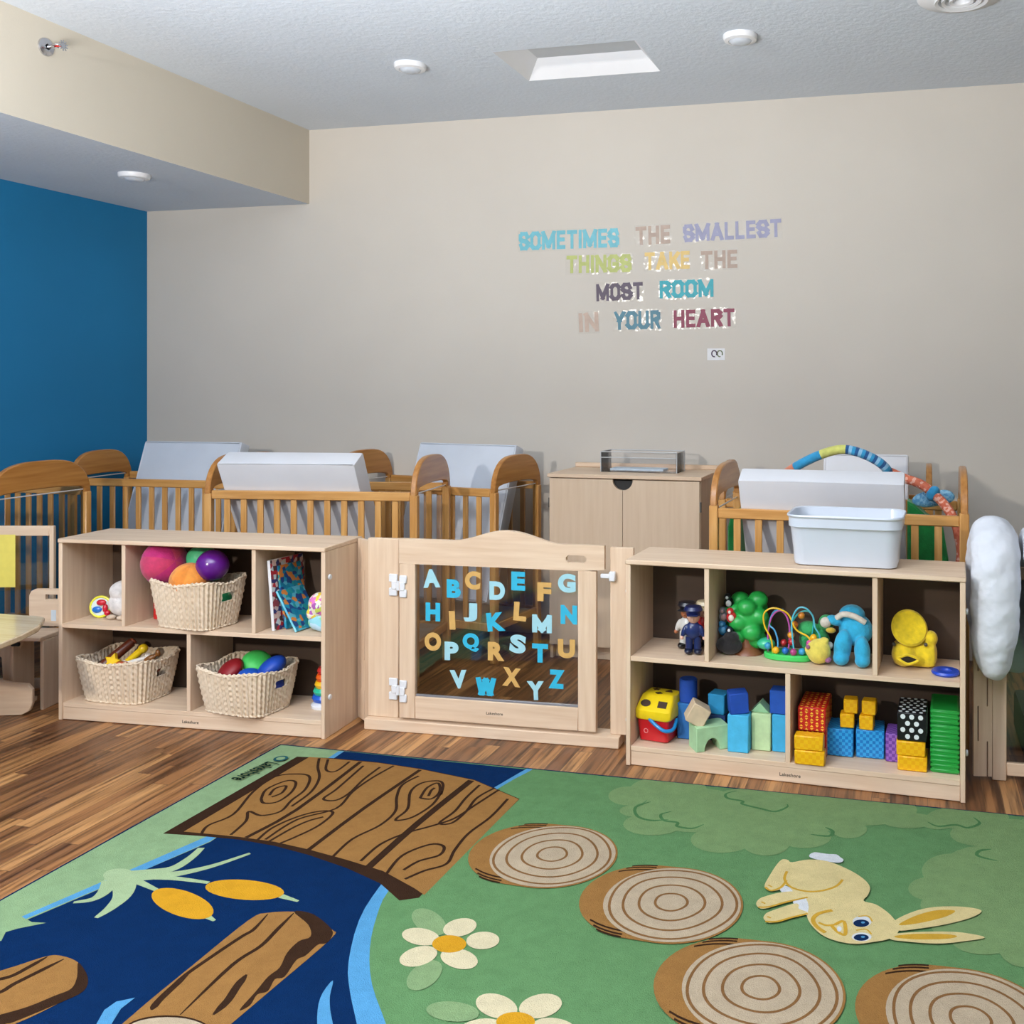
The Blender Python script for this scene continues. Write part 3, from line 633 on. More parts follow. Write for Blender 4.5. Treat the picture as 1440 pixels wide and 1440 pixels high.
# ================================================================== CRIBS
def crib(F, label, L=None, D=.55, top=1.0, crest=1.06, rail=.90, low=.16, nsl=11, half=False):
    L = L or F.L; P = .036
    t = thing('crib', label, 'crib', F.w(0, 0), F.a, 'oak daycare cribs')
    for x in (0, L-P):
        for y in (0, D-P):
            MB().box((x, y, 0.0), (x+P, y+P, top-.108), .004).build('post', oak('z'), t)
    for x in (0, L-P):
        # arched end board
        n = 22; z0 = top-.11; up = []
        for k in range(n+1):
            q_ = cos(pi*k/n); up.append((D/2-q_*D/2, z0+(crest-z0)*max(0, 1-abs(q_)**3.2)**.5))
        lo = [(D, z0), (D-P, z0), (D-P, top-.09)]+[(D/2+cos(pi*k/12)*(D/2-P*1.15), top-.085+.018*sin(pi*k/12)) for k in range(0, 13)]+[(P, top-.09), (P, z0), (0, z0)]
        MB().prism(up[1:-1]+lo, x+.004, x+P-.004, 'yz', bev=.004).build('end_arch', oakd('y'), t)
        if x > 0: MB().face([(x+.017, P, low+.02), (x+.017, D-P, low+.02), (x+.017, D-P, rail-.01), (x+.017, P, rail-.01)]).build('clear_end_panel', acry, t)
        MB().tube([(x+.017, P, rail-.01), (x+.017, D-P, rail-.01)], .0035, seg=6).build('panel_edge', mat('edge_highlight', (216,210,204), .3, .02, coat=.4), t)  # top edge of the acrylic, its bright highlight put into the pale colour
        MB().box((x+.008, P, low), (x+P-.008, D-P, low+.04), .003).build('end_rail', oak('y'), t)
    for y in (.006, D-P+.006):
        MB().box((P, y, rail-.042), (L-P, y+.024, rail), .004).build('side_rail', oak(), t)
        e = MB().box((P, y, low), (L-P, y+.024, low+.04), .003)
        for k in range(nsl):
            x = P+(L-2*P)*(k+.9)/(nsl+.8); e.box((x-.0145, y+.006, low+.04), (x+.0145, y+.018, rail-.042), .002)
        e.build('side_slats', oak('z'), t)
    MB().box((P, .035, low+.005), (L-P, D-.035, low+.03), .003).build('mattress_base', mat('base_board', (196,180,160), .7, .04), t)
    return t
def fdir(p, deg, L):     # frame from camera-plane position (X right, Z ahead) at an angle off the picture plane
    a = YAW-radians(deg); x = p[0]*RX[0]+p[1]*FW[0]; y = p[0]*RX[1]+p[1]*FW[1]
    return Frame((x, y), (x+L*cos(a), y+L*sin(a)))
cA = fdir((-3.19-.56*.97, 4.47+.56*.25), 14.5, .56)
cB = fdir((-2.272, 4.6), 5.6, 1.045)
cC = fdir((-3.40, 5.36), 10.5, 1.03)
cE = fdir((-.94-1.03*.924, 4.87+1.03*.383), 22.5, 1.03)
cF = fdir((.108, 4.0), 14.8, 1.03)
cG = fdir((.17, 4.66), 14.0, 1.0)
crib(cA, 'oak crib at far left behind the clear panel, cut by the frame', D=.56, top=.965, crest=1.035, rail=.88, nsl=6)
crib(cB, 'oak crib directly behind the basket shelf with a propped white mattress', D=.475, top=1.0, crest=1.065, rail=.906)
crib(cC, 'oak crib in the corner by the blue wall with a leaning mattress', D=.45, top=.965, crest=1.03, rail=.89)
crib(cE, 'oak crib behind the gate near the wall, left of the cabinet', D=.45, top=.97, crest=1.04, rail=.88)
crib(cF, 'oak crib behind the right shelf holding the play gym', D=.52, top=1.02, crest=1.07, rail=.90, nsl=10)
crib(cG, 'oak crib against the wall behind the play gym crib', D=.40, top=.965, crest=1.03, rail=.86)
def slab(F, xl, xr, front, back, th, label, m, grp='white crib mattresses propped on end'):
    """mattress standing on end; front = (y,z) of its top edge, back = (y,z) of its bottom edge"""
    a, b = Vector((front[0], front[1])), Vector((back[0], back[1])); L = (a-b).length
    ang_ = atan2(a[1]-b[1], a[0]-b[0])     # slope in the y,z plane
    t = thing('crib_mattress', label, 'mattress', F.w(xl, back[0], back[1]), F.a, grp)
    M = Matrix.Rotation(ang_, 4, 'X')
    mb = MB().box((0, 0, -th), (xr-xl, L, 0), .014, M=M); 
    mb.build('cover', m, t)
    s_ = MB().tube([(.008, .008, -.001), (xr-xl-.008, .008, -.001), (xr-xl-.008, L-.008, -.001), (.008, L-.008, -.001)], .003, seg=6, closed=True, M=M)
    s_.build('piping', m, t)
    return t
# B and F: top leans over the front rail
xl, _ = cB.uv(306, 655, -.02); xr, _ = cB.uv(500, 655, -.02)
def slab2(F, xl, xr, ty, tz, tiltdeg, L, th, label, m):
    """front face top edge at (ty,tz); the slab runs down and back"""
    t = thing('crib_mattress', label, 'mattress', F.w(xl, ty, tz), F.a, 'white crib mattresses propped on end')
    M = Matrix.Rotation(radians(tiltdeg), 4, 'X')
    MB().box((0, 0, -L), (xr-xl, th, 0), .012, M=M).build('cover', m, t)
    MB().tube([(.01, .004, -.002), (xr-xl-.01, .004, -.002), (xr-xl-.01, .004, -L+.01), (.01, .004, -L+.01)], .0035, seg=6, closed=True, M=M).build('piping', m, t)
slab2(cB, xl, xr, -.035, 1.035, 27, .86, .115, 'white vinyl mattress leaning over the rail behind the basket shelf', vinyl)
xl, _ = cF.uv(1038, 676, -.02); xr, _ = cF.uv(1272, 676, -.02)
slab2(cF, xl, xr, -.035, 1.02, 27, .80, .10, 'white vinyl mattress leaning over the rail behind the plastic bin', vinyl)
def slab3(F, xl, xr, ty, tz, tiltdeg, L, th, label, m):
    """back top edge at (ty,tz); the slab runs down and forward"""
    t = thing('crib_mattress', label, 'mattress', F.w(xl, ty, tz), F.a, 'white crib mattresses propped on end')
    M = Matrix.Rotation(-radians(tiltdeg), 4, 'X')
    MB().box((0, -th, -L), (xr-xl, 0, 0), .012, M=M).build('cover', m, t)
    MB().tube([(.01, -th, -.01), (xr-xl-.01, -th, -.01), (xr-xl-.01, -th, -L+.01), (.01, -th, -L+.01)], .003, seg=6, closed=True, M=M).build('piping', m, t)
a, z = cC.uv(217, 625, .40); b, _ = cC.uv(352, 625, .40); slab3(cC, a, b, .40, z, 20, .84, .08, 'pale blue white mattress leaning back in the corner crib', vinylb)
a, z = cE.uv(603, 627, .40); b, _ = cE.uv(738, 627, .40); slab3(cE, a, b, .395, z, 20, .84, .08, 'pale blue white mattress leaning back between gate and wall', vinylb)
o = MB().box((0, 0, 0), (.13, .004, .006), .001).build('fabric_tag', mat('tag_blue', (86,170,196), .8, .05), None, cE.w(*(lambda q: (q[0]-.0, .393))(cE.uv(656, 626, .40)), z-.001), cE.a); tag(o, 'thin blue tab on top of the mattress behind the gate', 'tag')
a, z = cG.uv(1160, 641, .33); b, _ = cG.uv(1278, 641, .33); slab3(cG, a, b, .34, z, 14, .80, .08, 'pale mattress leaning back behind the play gym', vinyl)

# ================================================================== CABINET
t = thing('storage_cabinet', 'birch two door cabinet with half moon finger hole, against the wall', 'cabinet', (-1.80, 4.72, 0), radians(-1.5))
W_, D_, H_ = .80, .40, .95; birch = wood('birch', (208,182,154), (216,192,166), 'z', .5, .1)
MB().box((0, 0, 0), (.018, D_, H_-.02), .002).build('side_panel', birch, t); MB().box((W_-.018, 0, 0), (W_, D_, H_-.02), .002).build('side_panel', birch, t)
MB().box((0, D_-.01, .05), (W_, D_, H_-.02), 0).build('back_panel', birch, t)
MB().box((-.008, -.022, H_-.02), (W_+.008, D_, H_), .003).build('top_panel', maple(), t)
MB().box((-.008, D_-.02, H_), (W_+.008, D_, H_+.025), .003).build('top_lip', maple(), t)
MB().box((.018, .03, .0), (W_-.018, .045, .07), .002).build('plinth', birch, t)
MB().box((.018, .002, .07), (W_-.018, D_-.01, .085), 0).build('bottom_panel', birch, t)
c_, r_ = .398, .052
q = [(c_-.0015-r_*0, .075)]
def doorpoly(side):
    n = 10
    if side < 0:
        P = [(.004, .075), (c_-.0015, .075), (c_-.0015, H_-.024-r_)]+[(c_-.0015-r_*sin(pi/2*k/n), H_-.024-r_*cos(pi/2*k/n)) for k in range(1, n+1)]+[(.004, H_-.024)]
    else:
        P = [(W_-.004, .075), (c_+.0015, .075), (c_+.0015, H_-.024-r_)]+[(c_+.0015+r_*sin(pi/2*k/n), H_-.024-r_*cos(pi/2*k/n)) for k in range(1, n+1)]+[(W_-.004, H_-.024)]
    return P
for s_ in (-1, 1):
    d = MB().prism(doorpoly(s_), -.018, 0, 'xz').build('door', birch, t, ang=20)
    for z in (.2, .8): MB().cyl(((0 if s_ < 0 else W_), -.01, z-.025), ((0 if s_ < 0 else W_), -.01, z+.025), .006, seg=10).build('hinge', mat('hinge_grey', (130,128,126), .35, .02, metal=.8), d)
MB().box((c_-.09, .006, H_-.12), (c_+.09, .012, H_-.03), 0).build('interior_shade', blackm, t)  # black plate standing in for the shade behind the finger hole
# clear tray on it
t = thing('acrylic_tray', 'clear acrylic tray standing on top of the birch cabinet', 'tray', (-1.565, 4.84, H_+.001), radians(-1.5))
W2, D2, H2 = .41, .16, .105
cl = clear('clear_tray', (.985,.985,.99), .03, .05)
b = MB(); b.box((0, 0, 0), (W2, D2, .004), 0)
for lo, hi in (((0, 0, 0), (W2, .004, H2*.72)), ((0, D2-.004, 0), (W2, D2, H2)), ((0, 0, 0), (.004, D2, H2)), ((W2-.004, 0, 0), (W2, D2, H2))): b.box(lo, hi, 0)
b.build('tray_body', cl, t)
b = MB(); b.tube([(0,0,H2), (W2,0,H2), (W2,D2,H2), (0,D2,H2)], .0028, seg=6, closed=True); b.tube([(0,0,H2*.72), (W2,0,H2*.72)], .0025, seg=6)
for x in (0, W2):
    for y in (0, D2): b.tube([(x, y, 0), (x, y, H2)], .0025, seg=6)
b.build('polished_edges', mat('edge_grey', (196,198,200), .2, .02, coat=.4), t)
o = MB().box((.04, .03, 0), (.33, .13, .012), .002).build('paper_stack', mat('paper_blue', (200,216,228), .5, .05), None, (-1.565, 4.84, H_+.006), radians(-1.5)); tag(o, 'pale papers lying inside the clear acrylic tray', 'papers')

# ================================================================== PLASTIC BIN
def rrect(w_, d_, r, n=5):
    P = []
    for cx_, cy_, a0 in ((w_/2-r, d_/2-r, 0), (-w_/2+r, d_/2-r, pi/2), (-w_/2+r, -d_/2+r, pi), (w_/2-r, -d_/2+r, 3*pi/2)):
        for k in range(n+1): a = a0+pi/2*k/n; P.append((cx_+r*cos(a), cy_+r*sin(a)))
    return P
def loftshell(mb, levels, mi=0, cap0=True, cap1=False):
    t = bmesh.new(); rings = [[t.verts.new((x, y, z)) for x, y in P] for P, z in levels]; n = len(rings[0])
    for A, B in zip(rings, rings[1:]):
        for k in range(n): t.faces.new((A[k], A[(k+1) % n], B[(k+1) % n], B[k]))
    if cap0: t.faces.new(rings[0][::-1])
    if cap1: t.faces.new(rings[-1])
    return mb._take(t, mi)

bl = FR_.loc(flo(1118, 794, SH)); br = FR_.loc(flo(1258, 801, SH)); cu_ = (bl[0]+br[0])/2
tl = FR_.uv(1104, 720, .06)[0]; tr = FR_.uv(1273, 722, .06)[0]
t = thing('storage_bin', 'white plastic tub standing on top of the right toy shelf', 'bin', FR_.w((tl+tr)/2, .155, SH+.0005), FR_.a)
wt, wb, dt, db, hb = tr-tl-.012, br[0]-bl[0]+.02, .27, .20, .185
b = MB(); lv = [(rrect(wb, db, .035), .004), (rrect(wb+.01, db+.01, .04), .0), ]
lv = [(rrect(wb-.03, db-.03, .03), 0), (rrect(wb-.008, db-.008, .04), .004), (rrect(wb, db, .045), .018), (rrect(wb+(wt-.03-wb)*.9, dt-.035, .05), hb*.74), (rrect(wt-.028, dt-.03, .05), hb*.75)]
loftshell(b, lv)
loftshell(b, [(rrect(wt-.028, dt-.03, .05), hb*.75), (rrect(wt-.008, dt-.008, .055), hb*.765), (rrect(wt-.008, dt-.008, .055), hb*.93), (rrect(wt+.004, dt+.004, .06), hb*.97), (rrect(wt, dt, .058), hb), (rrect(wt-.012, dt-.012, .055), hb*.985), (rrect(wb-.006, db-.006, .04), .02), (rrect(wb-.04, db-.04, .03), .008)], cap0=False, cap1=True)
b.build('tub', mat('tub_white', (206,213,224), .3, .01, 6, coat=.2), t)

# ================================================================== WICKER BASKETS
wick = mat('wicker', (228,210,186), .7, .08, 60, dark=(214,192,164), bump=.1, bscale=180)
def basket(F, u, d, z, rz, label, wt=.355, dt=.262, wb=.29, db=.20, h=.185, sag=.018):
    t = thing('wicker_basket', label, 'basket', F.w(u, d, z), F.a+radians(rz), 'cream wicker baskets')
    n, m = 480, 30; bm = bmesh.new()
    def prof(w_, dd, a):
        e = 5.0; c_, s_ = cos(a), sin(a); r = (abs(c_)**e+abs(s_)**e)**(-1/e); return (w_/2*r*c_, dd/2*r*s_)
    fine = [2*pi*i/2400 for i in range(2401)]; acc = [0]
    for i in range(2400):
        p_, q_ = prof(wt, dt, fine[i]), prof(wt, dt, fine[i+1]); acc.append(acc[-1]+hypot(p_[0]-q_[0], p_[1]-q_[1]))
    angs = []; i = 0
    for k in range(n):
        while acc[i+1] < acc[-1]*k/n: i += 1
        angs.append(fine[i]+(fine[i+1]-fine[i])*(acc[-1]*k/n-acc[i])/(acc[i+1]-acc[i]))
    grid = []
    for j in range(m+1):
        f = j/m; row = []
        for k in range(n):
            a = angs[k]; w_ = wb+(wt-wb)*f**.85; dd = db+(dt-db)*f**.85
            x, y = prof(w_, dd, a); tx, ty = prof(wt, dt, a)
            lift = sag*(abs(cos(a))**2*abs(sin(a))**2*4)*.9*f**2          # corners of the rim stand higher
            zz = h*f*(1-sag/h)+lift
            amp = .0032*sin(2*pi*k/8)+.0020*sin(2*pi*k/16+pi*j*.5)+.0006*cos(pi*j*.5)
            l = hypot(x, y); row.append((x*(1+amp/l), y*(1+amp/l), zz))
        grid.append(row)
    def hole(j, k):
        f = (j+.5)/m; a = angs[k]; x, y = prof(wt, dt, a)
        return .60 < f < .80 and abs(x) > wt*.44 and abs(y) < .034
    for off, flip in ((1.0, False), (.965, True)):
        V = [[bm.verts.new((x*off, y*off, z_)) for x, y, z_ in row] for row in grid]
        for j in range(m):
            for k in range(n):
                if hole(j, k): continue
                q = [V[j][k], V[j][(k+1) % n], V[j+1][(k+1) % n], V[j+1][k]]; bm.faces.new(q[::-1] if flip else q)
        bm.faces.new([V[0][k] for k in range(n)][::-1] if not flip else [V[0][k] for k in range(n)])
    MB()._take
    b = MB(); b._take(bm, 0); b.build('woven_body', wick, t)
    rim = [(grid[m][k][0]*.985, grid[m][k][1]*.985, grid[m][k][2]) for k in range(0, n, 3)]
    r_ = MB()
    for ph in (0, pi):
        r_.tube([(p[0]+.003*cos(i*.9+ph), p[1]+.003*sin(i*.9+ph)*.6, p[2]+.0035*sin(i*.9+ph)) for i, p in enumerate(rim)], .0042, seg=6, closed=True)
    r_.build('braided_rim', wick, t)
    ft = [(grid[0][k][0]*1.01, grid[0][k][1]*1.01, .004) for k in range(0, n, 3)]; MB().tube([(p[0], p[1], .005+.0015*sin(i*1.1)) for i, p in enumerate(ft)], .004, seg=6, closed=True).build('base_braid', wick, t)
    for sx in (-1, 1):
        f = .70; w_ = wb+(wt-wb)*f**.85; g = []
        for yy, ff in ((-.036, .59), (.036, .59), (.036, .81), (-.036, .81)):
            w2 = wb+(wt-wb)*ff**.85; g.append((sx*(w2/2-.002), yy, h*ff*(1-sag/h)))
        MB().tube(g, .0034, seg=6, closed=True).build('handle_edge', wick, t)
    return t
DKT, MST = DK+.001, MS+.001
basket(FL, .228, .128, DKT, -3, 'wicker basket of small brown and yellow toys, bottom left of the shelf')
basket(FL, .825, .088, DKT, -9, 'wicker basket of red, green and blue pieces, bottom right cubby')
basket(FL, .590, .095, MST, -10, 'wicker basket heaped with colourful balls, in the upper cubby', wt=.335, dt=.25, wb=.27, db=.19, h=.20)
def item(mb, name, mats, label, cat, F, u, d, z, rz=0, group=None, rot=None, sm=None):
    o = mb.build(name, mats, None, F.w(u, d, z), F.a+radians(rz))
    if rot: o.rotation_euler = (rot[0], rot[1], F.a+radians(rz))
    if sm: soft(o, sm)
    return tag(o, label, cat, group)
# balls in the upper basket
b = MB()
def gored(r, n, mats_n, flat=1.0):
    t_ = MB(); q = bmesh.new(); bmesh.ops.create_uvsphere(q, u_segments=n*8, v_segments=22, radius=r)
    for f in q.faces:
        c_ = f.calc_center_median(); k = int(((atan2(c_.y, c_.x)+pi)/(2*pi))*n) % n; f.material_index = k % mats_n
    for v in q.verts:
        a = (atan2(v.co.y, v.co.x)+pi)/(2*pi)*n; v.co *= 1-.012*(1-min(1, abs((a+.5) % 1-.5)*8)); v.co.z *= flat
    me = bpy.data.meshes.new('x'); q.to_mesh(me); q.free(); t_.bm.from_mesh(me); bpy.data.meshes.remove(me); return t_
o = item(gored(.096, 6, 2), 'fabric_ball', [cloth('magenta', (186,28,108)), cloth('rose', (196,52,96))], 'big magenta fabric ball in the upper basket', 'ball', FL, .435, .09, .658, 0, 'balls in the upper basket'); o.rotation_euler = (.5, 1.35, .2)
o.scale = (1, 1, .82)
o = item(MB().ell((0,0,0), (.062,.062,.060), seg=32), 'bumpy_ball', mat('mint', (92,216,150), .4, .05, 30, bump=.4, bscale=60), 'mint green ball behind the orange one in the upper basket', 'ball', FL, .553, .165, .665, 0, 'balls in the upper basket')
o = item(gored(.078, 8, 2), 'fabric_ball', [cloth('orange', (232,146,56)), cloth('orange2', (226,134,44))], 'orange ball low in the middle of the upper basket', 'ball', FL, .582, .050, .592, 0, 'balls in the upper basket'); o.rotation_euler = (.3, .2, .4)
o = item(MB().ell((0,0,0), .0655, seg=40), 'rubber_ball', mat('purple', (96,24,132), .22, .06, 16, coat=.3), 'glossy purple ball at the right of the upper basket', 'ball', FL, .668, .08, .657, 0, 'balls in the upper basket')
o = item(MB().ell((0,0,0), (.068,.06,.06), seg=28), 'rubber_ball', plastic('deepgreen', (22,140,84), .4), 'green ball seen through the handle hole of the upper basket', 'ball', FL, .655, .115, .50, 0, 'balls in the upper basket')
b = MB().box((0, 0, 0), (.05, .05, .075), .006, 0); b.box((.005, .005, .075), (.045, .045, .095), .005, 1)
item(b, 'toy_block', [plastic('red', (198,30,34)), plastic('yellow', (238,204,40))], 'red toy with yellow top wedged left of the upper basket', 'toy', FL, .345, .13, MST, 0)
# white round toy and rattle in the first cubby
t = thing('plush_toy', 'round white plush toy in the upper left cubby', 'plush toy', FL.w(.205, .15, MST), FL.a)
b = MB().ell((0,0,.062), (.078,.07,.060)); b.ell((-.005,-.01,.115), (.062,.058,.045)); b.build('body', cloth('white_plush', (228,222,218)), t); soft(t.children[0], .004)
b = MB().ell((-.035,-.052,.010), (.022,.016,.010)); b.ell((.02,-.058,.010), (.022,.016,.010)); b.build('feet', cloth('beige_feet', (206,184,160)), t)
t = thing('rattle', 'yellow ringed rattle with red and blue spinner beside the white plush', 'rattle', FL.w(.098, .12, MST), FL.a+.25)
M = Matrix.Translation((0, 0, .046)) @ Matrix.Rotation(pi/2-.15, 4, 'X')
MB().tube([(.042*cos(a), .042*sin(a), 0) for a in [2*pi*k/32 for k in range(32)]], .0055, seg=8, closed=True, M=M).build('ring', plastic('lemon', (232,228,66)), t)
MB().cyl((0,0,-.006), (0,0,.004), .037, seg=28, M=M).build('disc', plastic('pale', (214,226,220)), t)
MB().ell((-.012,-.012,.006), (.020,.014,.006), M=M).build('blue_blade', plastic('blue', (28,108,196)), t)
b = MB().ell((.006,.018,.010), (.020,.013,.009), M=M); b.ell((.024,-.006,.010), (.011,.018,.009), M=M); b.ell((.034,-.026,.010), (.013,.012,.009), M=M); b.build('red_blade', plastic('crimson', (196,22,44)), t)
# books
def book(u, d, rz, tilt, w_, h_, th, mats_, label, art=None):
    t = thing('picture_book', label, 'book', FL.w(u, d, MST), FL.a+radians(rz), 'picture books in the upper right cubby')
    M = Matrix.Rotation(radians(tilt), 4, 'Y')
    MB().box((0, 0, 0), (.003, w_, h_), .0008, M=M).build('cover', mats_[0], t); MB().box((th-.003, 0, 0), (th, w_, h_), .0008, M=M).build('cover', mats_[1], t)
    MB().box((0, -.001, 0), (th, .003, h_), .0008, M=M).build('spine', mats_[2], t); MB().box((.003, .003, .003), (th-.003, w_-.003, h_-.003), 0, M=M).build('pages', mat('pages', (232,226,212), .8, .05), t)
    return t
def speckle(name, cols, scale, rough=.35):
    m, nt, p = newmat(name); L = nt.links.new; tc = N(nt, 'ShaderNodeTexCoord'); v = N(nt, 'ShaderNodeTexVoronoi'); v.inputs['Scale'].default_value = scale; L(tc.outputs['Object'], v.inputs['Vector'])
    s_ = N(nt, 'ShaderNodeSeparateColor'); L(v.outputs['Color'], s_.inputs[0]); cr = N(nt, 'ShaderNodeValToRGB'); cr.color_ramp.interpolation = 'CONSTANT'
    e = cr.color_ramp.elements; e[0].color = (*lin(cols[0]), 1); e[1].color = (*lin(cols[-1]), 1); e[1].position = 1-1/len(cols)
    for i, c_ in enumerate(cols[1:-1]): n = e.new((i+1)/len(cols)); n.color = (*lin(c_), 1)
    L(s_.outputs[0], cr.inputs[0]); L(cr.outputs[0], p.inputs['Base Color']); p.inputs['Roughness'].default_value = rough; return m
mw = mat('book_white', (226,226,230), .4, .02); 
k1 = speckle('cover_mixed', [(222,214,206), (60,64,120), (196,44,56), (222,190,180), (90,60,58), (214,222,226), (170,70,80)], 62)
k2 = speckle('cover_teal', [(20,120,156), (34,146,180), (90,176,196), (36,70,130), (28,132,160), (214,130,60), (40,150,150)], 55)
k3 = speckle('cover_sky', [(120,200,220), (100,186,214), (150,214,226)], 20)
book(.960, .05, -9, -5, .19, .285, .014, (mw, k1, mw), 'white spined picture book leaning left in the upper right cubby')
book(.996, .085, -10, -11, .13, .26, .012, (k2, k2, k2), 'teal covered picture book behind the white spined one')
book(1.068, .045, -8, -32, .15, .185, .009, (k3, k2, k3), 'thin book with light blue spine leaning far left')
t = thing('fabric_toy', 'floral patterned soft toy next to the books', 'soft toy', FL.w(1.148, .10, MST), FL.a)
fl = speckle('floral', [(236,226,196), (240,206,64), (224,120,190), (226,232,220), (200,214,90), (170,90,170), (238,230,210)], 70, .8)
o = MB().ell((0,0,.105), (.052,.045,.05), rot=(0,.4,0)).ell((-.025,-.01,.07), (.03,.03,.03)).build('patterned_top', fl, t); soft(o)
o = MB().ell((0,0,.035), (.052,.045,.036)).ell((.02,-.02,.025), (.03,.03,.025)).build('pastel_base', speckle('pastel', [(150,214,160), (180,210,226), (140,200,210), (190,220,190)], 30, .8), t); soft(o)
# stacking rings
t = thing('stacking_rings', 'rainbow stacking ring tower at the right end of bottom shelf', 'stacking rings', FL.w(1.128, .165, DKT), FL.a)
MB().lathe([(0,0), (.054,0), (.056,.012), (.045,.022), (.02,.026), (.014,.06), (.012,.165), (0,.17)]).build('base', plastic('ring_white', (226,228,232)), t)
zz = .026
for nm, c_, r in (('blue', (30,92,200), .046), ('teal', (40,190,150), .041), ('yellow', (246,190,30), .036), ('orange', (236,100,24), .031), ('red', (206,50,40), .026)):
    MB().lathe([(.014,0), (r,.0), (r+.006,.0135), (r,.027), (.014,.027), (.014,0)], (0,0,zz)).build(nm+'_ring', plastic('sr_'+nm, c_), t); zz += .0275
t = thing('toy_figure', 'tiny yellow and violet figure near the lower divider', 'toy figure', FL.w(.570, .10, DKT), FL.a)
MB().lathe([(0,0), (.013,0), (.013,.012), (0,.013)]).build('base', plastic('violet', (120,110,170)), t)
MB().lathe([(0,.012), (.012,.013), (.010,.035), (.004,.04), (0,.04)]).ell((0,0,.048), .011).build('body', plastic('yel2', (232,208,60)), t)
# toys in basket 1
def bk1(u, d): return (u, d)
gz = DKT+.152
t = thing('toy_log', 'dark brown toy log poking out of the bottom left basket', 'toy', FL.w(.165, .15, gz-.03), FL.a, 'toys in the bottom left basket')
MB().cyl((-.045,-.06,0), (.035,.035,.095), .022, .020, seg=16, bev=.004).build('log', plastic('logbrown', (104,48,30), .35), t); MB().ell((.037,.037,.097), (.017,.017,.008), rot=(-.7,.5,0)).build('end', plastic('logend', (140,72,46)), t)
s5 = []
for k in range(10): a = pi/2+pi*k/5; r = .036 if k % 2 == 0 else .019; s5.append((r*cos(a), r*sin(a)))
o = item(MB().prism(s5, -.012, .012, 'xz', bev=.003), 'toy_star', mat('starpl', (244,200,36), .3, .05, 40), 'yellow star shaped toy in the bottom left basket', 'toy', FL, .205, .065, gz+.012, 5, 'toys in the bottom left basket', rot=(-.35, .2, 0))
b = MB().cyl((-.03,0,-.02), (.03,.02,.035), .015, seg=16, bev=.003); b.ell((.033,.021,.038), .02)
item(b, 'toy_banana', plastic('ylo', (246,206,30)), 'rounded yellow toy stick leaning above the star', 'toy', FL, .255, .12, gz+.012, 0, 'toys in the bottom left basket')
b = MB().cyl((-.04,0,0), (.03,.03,.018), .010, seg=12, bev=.002); b.ell((.035,.034,.02), .016); b.ell((-.045,0,0), .015)
item(b, 'toy_bone', plastic('bonewhite', (230,222,212)), 'small white toy between star and brown horse', 'toy', FL, .30, .08, gz+.002, 10, 'toys in the bottom left basket')
b = MB().ell((0,0,0), (.03,.014,.014), rot=(0,-.5,.3)); b.ell((.032,.01,.024), (.011,.009,.016), rot=(0,-.3,0)); b.cyl((-.02,0,0), (-.028,-.005,-.03), .005); b.cyl((.015,0,0), (.018,-.005,-.03), .005)
item(b, 'toy_horse', plastic('horse', (132,84,40)), 'little brown toy animal at right inside the bottom left basket', 'toy', FL, .345, .11, gz+.018, 0, 'toys in the bottom left basket', sm=.003)
item(MB().ell((0,0,0), (.04,.022,.02)), 'toy_fish', plastic('terra', (190,88,50)), 'orange brown toy below the yellow stick', 'toy', FL, .262, .055, gz-.002, 0, 'toys in the bottom left basket')
item(MB().ell((0,0,0), (.03,.03,.025)), 'toy_cup', plastic('terra2', (160,72,44)), 'rust toy behind the handle hole of bottom left basket', 'toy', FL, .355, .12, gz-.022, 0, 'toys in the bottom left basket')
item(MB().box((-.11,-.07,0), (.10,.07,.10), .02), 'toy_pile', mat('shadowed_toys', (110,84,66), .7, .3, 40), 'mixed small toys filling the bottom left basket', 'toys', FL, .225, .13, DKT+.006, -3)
# pieces in basket 2
def bowl(r, h): return [(0,h*.0+.0), (r*.5,.002), (r*.85,h*.35), (r,h), (r*.96,h), (r*.8,h*.4), (r*.45,.006), (0,.006)]
def dish(nm, c_, u, d, z, r, rot, lab):
    r *= 1.06; b = MB().ell((0,0,0), (r, r, r*.6), seg=28); o = item(b, nm, mat(nm+'_c', c_, .5, .08, 24), lab, 'toy', FL, u, d, z, 0, 'round toys in the bottom right basket', rot=rot)
gz = DKT+.158
dish('red_dome', (134,14,22), .765, .058, gz, .055, (.5, -.5, 0), 'dark red dome toy at left in the bottom right basket')
dish('green_dome', (70,200,90), .832, .140, gz+.014, .058, (.3, .5, 0), 'bright green dome toy behind the red one')
dish('blue_dome', (20,68,170), .932, .09, gz+.012, .060, (.2, -.6, 0), 'large blue dome toy at right in the bottom right basket')
dish('cobalt_dome', (26,82,178), .868, .035, gz-.012, .045, (.2, .2, 0), 'small blue dome toy in front of the green one')
dish('navy_dome', (20,50,130), .955, .075, gz-.042, .038, (0, .6, 0), 'navy dome behind the handle hole of bottom right basket')
item(MB().box((-.10,-.06,0), (.10,.06,.105), .02), 'toy_pile', mat('shadowed_toys2', (60,66,110), .7, .3, 40), 'mixed dark toys filling the bottom right basket', 'toys', FL, .825, .09, DKT+.006, -9)

